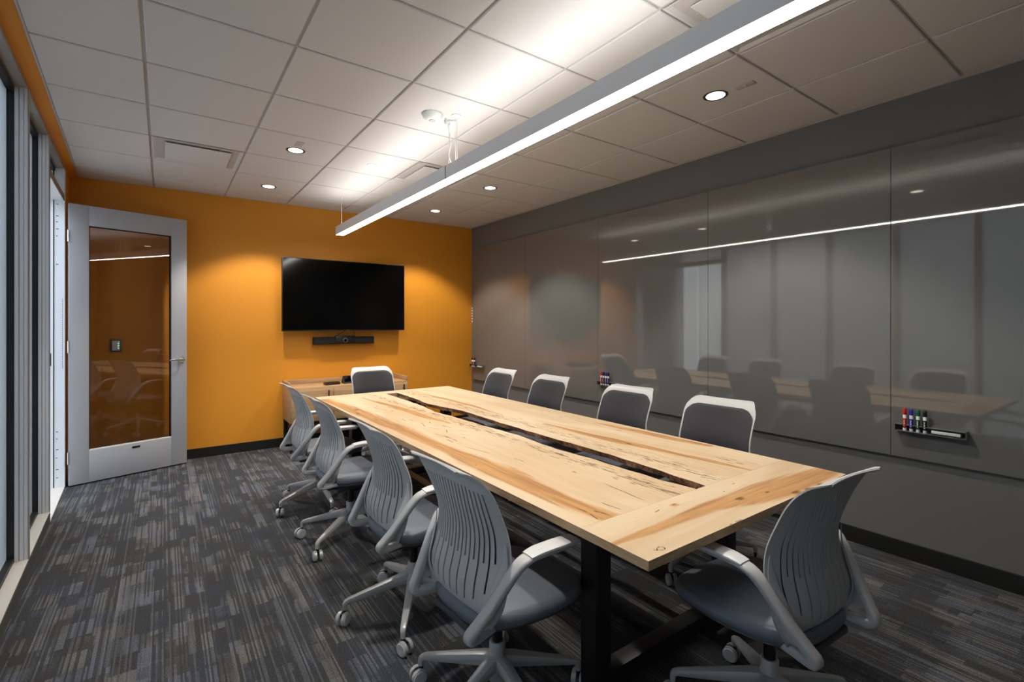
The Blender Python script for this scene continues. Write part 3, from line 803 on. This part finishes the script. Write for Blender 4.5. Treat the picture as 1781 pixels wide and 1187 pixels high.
for yy in (1.30, 4.12):
    for xx in (1.32, 2.18):
        b = MB(); b.box(xx - 0.04, xx + 0.04, yy - 0.04, yy + 0.04, 0, ZU - 0.03, M['steel_black'], 0.003); b.build('leg', tb)
    b = MB(); b.box(1.36, 2.14, yy - 0.035, yy + 0.035, 0.03, 0.095, M['steel_black'], 0.003); b.build('foot_bar', tb)
    b = MB(); b.box(1.24, 2.30, yy - 0.04, yy + 0.04, ZU - 0.03, ZU - 0.0005, M['steel_black'], 0.002); b.build('top_bar', tb)
for xx in (1.32, 2.18):
    b = MB(); b.box(xx - 0.03, xx + 0.03, 1.34, 4.08, ZU - 0.06, ZU - 0.001, M['steel_black'], 0.002); b.build('side_rail', tb)
b = MB(); b.box(1.72, 1.79, 1.335, 4.085, 0.035, 0.09, M['steel_black'], 0.002); b.build('stretcher', tb)

# power box visible through the far end of the gap
t = thing('power_box', 'dark power box with cables hung under the far end of the table gap', 'power box', (1.755, 3.99, 0.64))
b = MB(); b.box(-0.12, 0.12, -0.10, 0.085, -0.03, 0.0, M['tray'], 0.004); b.box(-0.15, 0.15, -0.02, 0.02, 0.0, 0.053, M['steel_black'], 0.002); b.build('tray_body', t)
for k in range(3):
    b = MB(); b.sweep([(-0.03 + 0.02 * k, -0.09, 0.012), (0.0, -0.06 + 0.02 * k, 0.03), (0.03, -0.04, 0.015), (0.02 * k, 0.06, 0.012)], [(0.008, 0.008)] * 4, M['black_plastic'] if k else M['white'], lat=(0, 0, 1), sec=8, power=2); b.build('cable', t)

# ------------------------------------------------------------------ the task chair
def spline(tab, t):
    """Catmull-Rom through (param, a, b, ...) rows"""
    ts = [r[0] for r in tab]
    t = min(max(t, ts[0]), ts[-1])
    i = max(k for k in range(len(ts) - 1) if ts[k] <= t) if t < ts[-1] else len(ts) - 2
    u = (t - ts[i]) / (ts[i + 1] - ts[i])
    r0, r1, r2, r3 = tab[max(i - 1, 0)], tab[i], tab[i + 1], tab[min(i + 2, len(ts) - 1)]
    out = []
    for k in range(1, len(r1)):
        a, b_, c, d_ = r0[k], r1[k], r2[k], r3[k]
        out.append(0.5 * (2 * b_ + (c - a) * u + (2 * a - 5 * b_ + 4 * c - d_) * u * u + (3 * b_ - a - 3 * c + d_) * u ** 3))
    return out
# s, x, z, edge forward curvature
BACK = [(0.00, -0.105, 0.410, 0.000), (0.06, -0.155, 0.430, 0.010), (0.14, -0.190, 0.475, 0.030), (0.26, -0.198, 0.540, 0.050), (0.42, -0.178, 0.630, 0.058),
        (0.58, -0.172, 0.715, 0.050), (0.76, -0.192, 0.810, 0.034), (0.88, -0.207, 0.876, 0.016), (0.94, -0.216, 0.906, 0.008), (0.97, -0.234, 0.928, 0.004), (1.0, -0.258, 0.940, 0.0)]
def halfw(s):
    W = spline([(0, 0.236), (0.25, 0.240), (0.5, 0.226), (0.75, 0.223), (1, 0.229)], s)[0]
    dt = (1 - s) * 0.62
    if dt < 0.115: W -= 0.078 * (1 - math.sqrt(max(1 - (1 - dt / 0.115) ** 2, 0)))
    Rb = 0.17; db = s * 0.62
    if db < Rb: W -= Rb - math.sqrt(max(Rb * Rb - (Rb - db) ** 2, 0))
    return max(W, 0.03)
def bp(s, u, off=0.0):
    x, z, c = spline(BACK, s)
    fl = 0.013 * max(0.0, (s - 0.84) / 0.16) ** 2 * u * u      # the corners of the rim flare back
    return Vector((x + c * abs(u) ** 2.2 - fl + off, halfw(s) * u, z))
NS, SP, HW = 18, 0.092, 0.0145
def shell_mesh():
    cols = [-1.0]
    slots = [(k - (NS - 1) / 2) * SP for k in range(NS)]
    cols += [-0.95, -0.9]
    for c in slots: cols += [c - HW, c + HW]
    cols += [0.9, 0.95, 1.0]
    rows = [i / 74 for i in range(75)]
    # finer rows close to the rounded top and bottom
    rows = sorted(set(rows + [0.004, 0.009, 0.02, 0.977, 0.983, 0.990, 0.995, 0.998]))
    vs = [bp(s, u) for s in rows for u in cols]
    n = len(cols); fs = []
    def is_slot(ci, s):
        uc = (cols[ci] + cols[ci + 1]) / 2
        for k, c in enumerate(slots):
            if abs(uc - c) < 1e-4:
                top = 0.865 - 0.03 * uc * uc
                if k % 2 == 0: lo = 0.40 + 0.03 * uc * uc
                else: lo = 0.155 + 0.20 * uc * uc
                return lo < s < top
        return False
    for r in range(len(rows) - 1):
        sm = (rows[r] + rows[r + 1]) / 2
        for c in range(n - 1):
            if is_slot(c, sm): continue
            fs.append((r * n + c, r * n + c + 1, (r + 1) * n + c + 1, (r + 1) * n + c))
    return vs, fs
def thicken(vs, fs, t):
    """give an open sheet real thickness"""
    me = bpy.data.meshes.new('tmp'); me.from_pydata([tuple(v) for v in vs], [], fs)
    bm = bmesh.new(); bm.from_mesh(me); bpy.data.meshes.remove(me)
    bmesh.ops.recalc_face_normals(bm, faces=bm.faces)
    bm.normal_update()
    mx = sum(f.normal.x * f.calc_area() for f in bm.faces)
    if mx > 0: bmesh.ops.reverse_faces(bm, faces=bm.faces); bm.normal_update()
    bmesh.ops.solidify(bm, geom=bm.faces[:], thickness=t)
    loose = [v for v in bm.verts if not v.link_faces]
    bmesh.ops.delete(bm, geom=loose, context='VERTS')
    bm.verts.index_update()
    return bm

def make_chair():
    t = bpy.data.objects.new('task_chair', None); C.objects.link(t); t.empty_display_size = 0.2
    # slotted back shell
    vs, fs = shell_mesh(); b = MB(); b.bm(thicken(vs, fs, 0.0045), M['chair_shell'])
    b.sweep([bp(1.0, u_ / 8 * 0.98) for u_ in range(-8, 9)], [(0.007, 0.007)] * 17, M['chair_shell'], lat=(1, 0, 0), sec=8, power=2)
    b.build('back_shell', t, ang=50)
    # charcoal front cushion
    vs = []; fs = []; R_, Cc = 34, 24
    for i in range(R_ + 1):
        for j in range(Cc + 1):
            s = 0.06 + (0.93 - 0.06) * math.sin(PI / 2 * i / R_); u = math.sin(PI / 2 * (-1 + 2 * j / Cc))
            k = 0.95
            dt = (0.93 - s) * 0.62; Rr = 0.085
            Wf = 1.0
            if dt < Rr: Wf = 1 - (Rr - math.sqrt(max(Rr * Rr - (Rr - dt) ** 2, 0))) / 0.23
            p = bp(s, u * k * Wf, 0.0)
            n_edge = (1 - abs(u) ** 6) * min(1, (0.93 - s) / 0.02 + 0.1) * min(1, (s - 0.06) / 0.03 + 0.1)
            p.x += 0.006 + 0.014 * n_edge
            vs.append(p)
    n = Cc + 1
    fs = [(i * n + j, (i + 1) * n + j, (i + 1) * n + j + 1, i * n + j + 1) for i in range(R_) for j in range(Cc)]
    b = MB(); b.bm(thicken(vs, fs, 0.003), M['pad']); b.build('back_cushion', t)
    # U-shaped carrier around the lower back
    b = MB(); path = []
    for s in (0.56, 0.48, 0.40, 0.30, 0.22, 0.15, 0.09): path.append((s, {0.56: -0.965, 0.48: -0.95, 0.40: -0.93}.get(s, -0.89 if s > 0.16 else -0.84)))
    inner = [( -0.6, 0.075), (-0.3, 0.055), (0, 0.050), (0.3, 0.055), (0.6, 0.075)]
    pts = [bp(s, u, -0.0065) for s, u in path] + [bp(s, u, -0.008) for u, s in inner] + [bp(s, -u, -0.0065) for s, u in reversed(path)]
    wt = [(0.006, 0.002), (0.020, 0.004), (0.034, 0.005), (0.050, 0.007), (0.060, 0.008), (0.066, 0.009), (0.070, 0.009)]
    wt = wt + [(0.074, 0.009)] * 5 + wt[::-1]
    # the band lies flat on the shell: section width direction follows the shell surface
    dense_v = []; P = pts; sec = 10
    vs = []; fs = []
    for i, p in enumerate(P):
        T = (P[min(i + 1, len(P) - 1)] - P[max(i - 1, 0)]).normalized()
        Nn = Vector((-1, 0.0, -0.25 if 6 < i < 12 else 0.0))
        yy = p.y / 0.23; Nn.y = 0.45 * yy; Nn = (Nn - T * Nn.dot(T)).normalized(); B = T.cross(Nn)
        for k in range(sec):
            a = 2 * PI * (k + 0.5) / sec; ca, sa = math.cos(a), math.sin(a); q = (abs(ca) ** 3 + abs(sa) ** 3) ** (-1 / 3)
            vs.append(p + B * (wt[i][0] / 2 * ca * q) + Nn * (wt[i][1] / 2 * sa * q))
    for i in range(len(P) - 1):
        for k in range(sec):
            j = (k + 1) % sec; fs.append((i * sec + k, i * sec + j, (i + 1) * sec + j, (i + 1) * sec + k))
    fs.append(tuple(range(sec))[::-1]); fs.append(tuple(range((len(P) - 1) * sec, len(P) * sec)))
    b.add(vs, fs, M['chair_shell'])
    o = b.build('back_frame', t, ang=60)
    sub = o.modifiers.new('sub', 'SUBSURF'); sub.levels = 1; sub.render_levels = 2
    # seat cushion: rounded trapezoid, crowned, with a waterfall front
    def seat_out(a, k=1.0):
        ca, sa = math.cos(a), math.sin(a); p_ = 3.4
        q = (abs(ca) ** p_ + abs(sa) ** p_) ** (-1 / p_)
        x = 0.045 + 0.245 * ca * q * k
        wy = 0.238 - 0.030 * max(0, -(x - 0.045) / 0.245)
        return x, wy * sa * q * k
    N_ = 44
    def ring(k, z, tilt=True):
        r = []
        for i in range(N_):
            x, y = seat_out(2 * PI * i / N_, k)
            zz = z - 0.020 * max(0, (x - 0.12) / 0.17) ** 2
            r.append((x, y, zz))
        return r
    rings = [ring(0.90, 0.412), ring(0.975, 0.418), ring(1.0, 0.430), ring(1.0, 0.442), ring(0.975, 0.456), ring(0.93, 0.463), ring(0.915, 0.461), ring(0.90, 0.464), ring(0.7, 0.470), ring(0.4, 0.472), ring(0.1, 0.472)]
    vs = [v for r in rings for v in r]
    fs = [(k * N_ + i, k * N_ + (i + 1) % N_, (k + 1) * N_ + (i + 1) % N_, (k + 1) * N_ + i) for k in range(len(rings) - 1) for i in range(N_)]
    fs.append(tuple(range((len(rings) - 1) * N_, len(rings) * N_))); fs.append(tuple(range(N_))[::-1])
    b = MB(); b.add(vs, fs, M['seat']); b.build('seat', t, ang=60)
    rings = [ring(0.35, 0.375), ring(0.80, 0.392), ring(0.965, 0.411), ring(0.955, 0.417)]
    vs = [v for r in rings for v in r]
    fs = [(k * N_ + i, k * N_ + (i + 1) % N_, (k + 1) * N_ + (i + 1) % N_, (k + 1) * N_ + i) for k in range(len(rings) - 1) for i in range(N_)]
    fs.append(tuple(range(N_))[::-1]); fs.append(tuple(range((len(rings) - 1) * N_, len(rings) * N_)))
    b = MB(); b.add(vs, fs, M['seat_pan']); b.build('seat_pan', t, ang=60)
    # arms: pad, sweeping down to a rear corner and back under the seat
    for sy in (1, -1):
        b = MB()
        path = [(0.120, 0.262, 0.657), (0.03, 0.262, 0.660), (-0.050, 0.260, 0.661), (-0.092, 0.256, 0.650), (-0.122, 0.246, 0.620), (-0.158, 0.230, 0.566),
                (-0.196, 0.212, 0.508), (-0.228, 0.194, 0.462), (-0.243, 0.184, 0.438), (-0.236, 0.178, 0.423), (-0.205, 0.172, 0.419), (-0.150, 0.160, 0.418), (-0.07, 0.125, 0.402), (0.01, 0.07, 0.385)]
        wt = [(0.052, 0.012), (0.055, 0.014), (0.054, 0.018), (0.050, 0.022), (0.044, 0.025), (0.040, 0.027), (0.040, 0.028), (0.040, 0.030), (0.040, 0.034), (0.040, 0.034), (0.038, 0.030), (0.036, 0.028), (0.034, 0.028), (0.03, 0.026)]
        b.sweep([(x, y * sy, z) for x, y, z in path], wt, M['chair_shell'], lat=(0, 1, 0), sec=16, power=4)
        # web that ties the shell edge to the arm
        A_ = [bp(s_, 0.97 * sy, -0.002) for s_ in (0.10, 0.15, 0.20, 0.25, 0.30, 0.345, 0.385)]
        B_ = [Vector((x, y * sy, z)) for x, y, z in ((-0.236, 0.188, 0.452), (-0.222, 0.196, 0.474), (-0.203, 0.205, 0.502), (-0.184, 0.214, 0.530), (-0.168, 0.222, 0.556), (-0.152, 0.230, 0.580), (-0.138, 0.236, 0.598))]
        n_ = 7; vs = []
        for a_p, b_p in zip(A_, B_):
            for k_ in range(5): vs.append(a_p.lerp(b_p, k_ / 4))
        fs = [(i_ * 5 + k_, i_ * 5 + k_ + 1, (i_ + 1) * 5 + k_ + 1, (i_ + 1) * 5 + k_) for i_ in range(n_ - 1) for k_ in range(4)]
        b.bm(thicken(vs, fs, 0.012), M['chair_shell'])
        b.build('armrest', t, ang=60)
        b = MB(); b.sweep([(0.132, 0.262 * sy, 0.667), (0.06, 0.262 * sy, 0.670), (-0.03, 0.261 * sy, 0.671), (-0.075, 0.259 * sy, 0.666)], [(0.060, 0.014), (0.064, 0.016), (0.062, 0.016), (0.052, 0.010)], M['chair_light'], lat=(0, 1, 0), sec=16, power=4)
        b.build('armrest_pad', t, ang=50)
    # mechanism, column, base
    b = MB(); b.box(-0.10, 0.12, -0.085, 0.085, 0.335, 0.385, M['seat_pan'], 0.012); b.box(-0.19, -0.08, -0.14, 0.14, 0.375, 0.405, M['seat_pan'], 0.012); b.build('mechanism', t)
    b = MB(); b.cyl((0, 0, 0.20), (0, 0, 0.34), 0.0195, M['piston'], n=24); b.build('gas_lift', t)
    b = MB(); b.lathe([(0.034, 0.100), (0.036, 0.112), (0.032, 0.165), (0.030, 0.20), (0.030, 0.232), (0.027, 0.238)], M['chair_base'], n=30); b.build('column', t)
    base = bpy.data.objects.new('base_star', None)
    for k in range(5):
        a = 2 * PI * k / 5; ca, sa = math.cos(a), math.sin(a)
        b = MB()
        pr = [(0.015, 0.165, 0.052, 0.055), (0.06, 0.160, 0.048, 0.050), (0.17, 0.135, 0.038, 0.038), (0.27, 0.112, 0.030, 0.028), (0.305, 0.104, 0.027, 0.022), (0.320, 0.092, 0.024, 0.022), (0.322, 0.066, 0.020, 0.018)]
        b.sweep([(r * ca, r * sa, z) for r, z, w_, h_ in pr], [(w_, h_) for r, z, w_, h_ in pr], M['chair_base'], lat=(-sa, ca, 0), sec=12, seg=5)
        lg = b.build('leg', t, ang=50)
        # caster, wheels turned a little off the leg
        ca2, sa2 = math.cos(a + 0.9), math.sin(a + 0.9)
        cx, cy_ = 0.322 * ca + 0.012 * ca2, 0.322 * sa + 0.012 * sa2
        b = MB()
        for sg in (1, -1):
            nx, ny = -sa2 * sg, ca2 * sg
            b.cyl((cx + nx * 0.007, cy_ + ny * 0.007, 0.0300), (cx + nx * 0.022, cy_ + ny * 0.022, 0.0300), 0.0295, M['chair_base'], n=28)
            b.cyl((cx + nx * 0.022, cy_ + ny * 0.022, 0.0300), (cx + nx * 0.026, cy_ + ny * 0.026, 0.0300), 0.027, M['chair_light'], n=28, r1=0.024)
        b.cyl((0.322 * ca, 0.322 * sa, 0.045), (0.322 * ca, 0.322 * sa, 0.072), 0.009, M['piston'], n=14)
        b.box(-0.012, 0.012, -0.007, 0.007, 0.03, 0.055, M['piston'], 0.002, Matrix.Translation((cx, cy_, 0)) @ Matrix.Rotation(a + 0.9, 4, 'Z'))
        b.build('caster', t, ang=40)
    return t

chair0 = make_chair()
BASE_PARTS = ('leg', 'caster')
first = True
def place(x, y, face, base_ang, label):
    """face: heading of the chair in degrees (0 = +X); base_ang: world heading of one leg"""
    global first
    if first: c = chair0
    else: c = copy_tree(chair0)
    c.location = (x, y, 0); c.rotation_euler = (0, 0, math.radians(face))
    for ch in c.children:
        n = ch.name.split('.')[0]
        if n in BASE_PARTS: ch.rotation_euler = (0, 0, math.radians(base_ang - face))
    tag(c, label, 'chair', 'task chairs around the conference table')
    first = False
    return c
chairs = [
    (1.00, 1.487, 3, -20, 'grey slotted-back task chair nearest the camera on the window side of the table'),
    (1.00, 2.221, 1, 21.6, 'grey slotted-back task chair, second from the camera on the window side'),
    (1.00, 3.207, 1, 0.5, 'grey slotted-back task chair, third from the camera on the window side'),
    (1.00, 3.950, 1, -19, 'farthest grey slotted-back task chair on the window side, in front of the credenza'),
    (1.72, 0.855, 86, 50, 'grey task chair at the near end of the table'),
    (2.54, 1.65, 183, 184, 'charcoal-cushioned task chair nearest the camera on the glass-board side'),
    (2.54, 2.37, 182, 160, 'charcoal-cushioned task chair, second from the camera on the glass-board side'),
    (2.54, 3.24, 181, 200, 'charcoal-cushioned task chair, third from the camera on the glass-board side'),
    (2.54, 4.00, 180, 175, 'farthest charcoal-cushioned task chair on the glass-board side'),
    (1.77, 4.78, 271, 240, 'charcoal-cushioned task chair at the far end of the table, before the credenza'),
]
placed = []
# copies are made from the untouched source, so place it last
for args in chairs[1:]:
    first = False
    placed.append(place(*args))
first = True
place(*chairs[0])

# ------------------------------------------------------------------ pendant beam
BX, BW, BH, BZ = 1.553, 0.086, 0.088, 2.357
def beam(y0, y1, label, lit=True):
    t = thing('pendant_light', label, 'pendant light', (BX, y0, BZ), 0, 'suspended linear light segments')
    L = y1 - y0; h = BW / 2
    b = MB()
    b.box(-h, -h + 0.004, 0, L, 0, BH, M['beam'], 0.0008); b.box(h - 0.004, h, 0, L, 0, BH, M['beam'], 0.0008)
    b.box(-h, h, 0, 0.004, 0, BH, M['beam'], 0.0008); b.box(-h, h, L - 0.004, L, 0, BH, M['beam'], 0.0008)
    b.box(-h + 0.004, h - 0.004, 0.004, L - 0.004, 0.03, 0.06, M['white_plastic'])
    b.build('housing', t, smooth=False)
    b = MB(); b.box(-h + 0.004, h - 0.004, 0.006, L - 0.006, 0.001, 0.006, M['lens_down']); b.build('diffuser', t, smooth=False)
    b = MB(); b.box(-h + 0.008, h - 0.008, 0.006, L - 0.006, 0.072, 0.078, M['lens_up']); b.build('uplight_lens', t, smooth=False)
    return t
b1 = beam(2.862, 5.375, 'far half of the long suspended light bar, ending before the orange wall')
b2 = beam(0.345, 2.858, 'near half of the long suspended light bar, running out of the top of the view')
def local_cyl(b, t, p0, p1, r, m, **k):
    o = Vector(t.location); b.cyl(Vector(p0) - o, Vector(p1) - o, r, m, **k)
b = MB(); local_cyl(b, b1, (BX, 5.30, BZ + BH), (BX, 5.30, HC - 0.01), 0.0018, M['cable'], n=8); local_cyl(b, b1, (BX, 5.30, HC - 0.03), (BX, 5.30, HC), 0.006, M['cable'], n=12); b.build('suspension_cable', b1)
b = MB(); local_cyl(b, b1, (BX - 0.005, 2.88, BZ + BH), (BX - 0.005, 2.88, HC - 0.03), 0.0018, M['cable'], n=8); local_cyl(b, b1, (BX - 0.005, 2.88, HC - 0.04), (BX - 0.005, 2.88, HC), 0.006, M['cable'], n=12); b.build('suspension_cable', b1)
b = MB(); local_cyl(b, b2, (BX, 2.80, BZ + BH), (BX, 2.80, HC - 0.01), 0.0018, M['cable'], n=8)
local_cyl(b, b2, (BX + 0.012, 2.80, BZ + BH), (BX + 0.012, 2.80, HC - 0.01), 0.0018, M['cable'], n=8); b.build('suspension_cable', b2)
b = MB(); local_cyl(b, b2, (BX, 0.42, BZ + BH), (BX, 0.42, HC), 0.0018, M['cable'], n=8); b.build('suspension_cable', b2)
b = MB(); o_ = Vector(b2.location); b.lathe([(0.030, -0.008), (0.034, -0.006), (0.034, 0.0)], M['white_plastic'], c=(BX + 0.006 - o_.x, 2.80 - o_.y, HC - o_.z), n=24); b.build('canopy', b2)
b = MB()
pts = [(BX - 0.07, 2.80, HC - 0.05), (BX - 0.045, 2.80, HC - 0.12), (BX - 0.035, 2.80, HC - 0.20), (BX - 0.05, 2.80, HC - 0.27), (BX - 0.03, 2.80, BZ + BH)]
b.sweep([Vector(p) - o_ for p in pts], [(0.006, 0.006)] * 5, M['white_plastic'], lat=(0, 1, 0), sec=8, power=2)
local_cyl(b, b2, (BX, 2.80, HC - 0.035), (BX - 0.08, 2.80, HC - 0.055), 0.008, M['cable'], n=12)
local_cyl(b, b2, (BX - 0.07, 2.80, HC - 0.035), (BX - 0.07, 2.80, HC - 0.075), 0.009, M['white_plastic'], n=12)
b.build('power_cord', b2)

t = thing('ceiling_sensor', 'white domed sensor on the ceiling beside the light-bar hangers', 'sensor', (1.42, 2.87, HC))
b = MB(); b.lathe([(0.066, 0.0), (0.068, -0.004), (0.062, -0.018), (0.046, -0.034), (0.026, -0.041)], M['white_plastic'], n=32); b.build('dome', t)
b = MB(); b.lathe([(0.022, -0.040), (0.020, -0.046), (0.010, -0.048)], M['beige_plastic'], n=20); b.build('lens', t)
b = MB(); b.lathe([(0.042, 0), (0.042, -0.004), (0.038, -0.006)], M['white_plastic'], n=28)
tag(b.build('sprinkler_cover', loc=(1.455, 4.09, HC)), 'round white concealed sprinkler cover on the bright ceiling', 'sprinkler cover')

# ------------------------------------------------------------------ recessed downlights
dl = [((0.845, 4.10), 'recessed ceiling downlight above the window-side chairs, next to a square sensor plate'),
      ((0.850, 5.34), 'recessed ceiling downlight close to the orange wall on the window side'),
      ((2.670, 4.10), 'recessed ceiling downlight right of the light bar, the middle one on that side'),
      ((2.680, 5.33), 'recessed ceiling downlight close to the orange wall, right of the light bar'),
      ((2.680, 1.65), 'large-looking recessed ceiling downlight nearest the camera, beside a small sensor plate')]
def can(x, y, label, power=SPOT_W):
    t = thing('downlight', label, 'downlight', (x, y, HC), 0, 'recessed ceiling downlights')
    b = MB()
    n = 40; vs = []; prof = [(0.054, -0.001), (0.066, -0.003), (0.071, -0.0005), (0.071, 0.002), (0.050, 0.003)]
    for r, z in prof:
        for i in range(n): a = 2 * PI * i / n; vs.append((r * math.cos(a), r * math.sin(a), z))
    fs = [(k * n + i, k * n + (i + 1) % n, ((k + 1) % 5) * n + (i + 1) % n, ((k + 1) % 5) * n + i) for k in range(5) for i in range(n)]
    b.add(vs, fs, M['can_trim']); b.build('trim_ring', t)
    b = MB(); b.lathe([(0.0535, 0.001), (0.0535, -0.0008), (0.030, -0.0018)], M['can_lens'], n=36); b.build('lens', t)
    ld = bpy.data.lights.new('downlight_lamp', 'SPOT'); ld.energy = power; ld.color = (1.0, 0.94, 0.86)
    ld.spot_size = math.radians(104); ld.spot_blend = 0.38; ld.shadow_soft_size = 0.045
    lo = bpy.data.objects.new('downlight_lamp', ld); C.objects.link(lo); lo.parent = t; lo.location = (0, 0, -0.012)
for (x, y), lab in dl: can(x, y, lab)
can(0.845, 1.65, 'recessed ceiling downlight above the camera side of the room, out of view')
for x, y, lab in ((2.696, 1.477, 'small beige sensor plate beside the nearest downlight'), (0.839, 3.938, 'small grey sensor plate beside the far window-side downlight')):
    t = thing('sensor_plate', lab, 'sensor', (x, y, HC))
    b = MB(); b.box(-0.025, 0.025, -0.055, 0.055, -0.004, 0.0, M['beige_plastic'], 0.001); b.build('plate', t)
    b = MB(); b.lathe([(0.010, -0.004), (0.009, -0.008), (0.004, -0.009)], M['sensor_red'], n=16); b.build('lens', t)

# square plaque air diffusers
for ix, iy, lab in ((0, 4, 'square plaque air diffuser in the ceiling above the door end of the window side'), (3, 3, 'square air diffuser in the ceiling half hidden by the far part of the light bar'), (3, -2, 'square air diffuser at the top edge of the view behind the light bar')):
    x0, y0 = -0.079 + 0.61 * ix + 0.006, 1.945 + 0.61 * iy + 0.006; s = 0.598
    t = thing('air_diffuser', lab, 'air diffuser', (x0 + s / 2, y0 + s / 2, HC), 0, 'square ceiling air diffusers')
    b = MB(); h = s / 2; k = 0.218
    # outer frame sloping up to the throat
    vs = []
    for (r, z) in ((h, 0.0), (h - 0.008, 0.0), (k + 0.030, 0.022), (k + 0.028, 0.060)):
        vs += [(-r, -r, z), (r, -r, z), (r, r, z), (-r, r, z)]
    fs = [(a * 4 + i, a * 4 + (i + 1) % 4, (a + 1) * 4 + (i + 1) % 4, (a + 1) * 4 + i) for a in range(3) for i in range(4)]
    b.add(vs, fs[:8], M['tile']); b.add(vs, fs[8:], M['slot_shade']); k2 = k + 0.028; b.add([(-k2, -k2, 0.060), (k2, -k2, 0.060), (k2, k2, 0.060), (-k2, k2, 0.060)], [(0, 1, 2, 3)], M['slot_shade'])
    b.build('frame', t, smooth=False)
    b = MB(); b.box(-k, k, -k, k, -0.004, 0.001, M['tile'], 0.001); b.box(-k + 0.003, k - 0.003, -k + 0.003, k - 0.003, 0.001, 0.003, M['slot_shade']); b.build('plaque', t, smooth=False)
    b = MB()
    for sx in (-0.14, 0.14):
        b.box(sx - 0.006, sx + 0.006, -k - 0.02, k + 0.02, 0.003, 0.034, M['grid'])
    b.build('bracket', t, smooth=False)
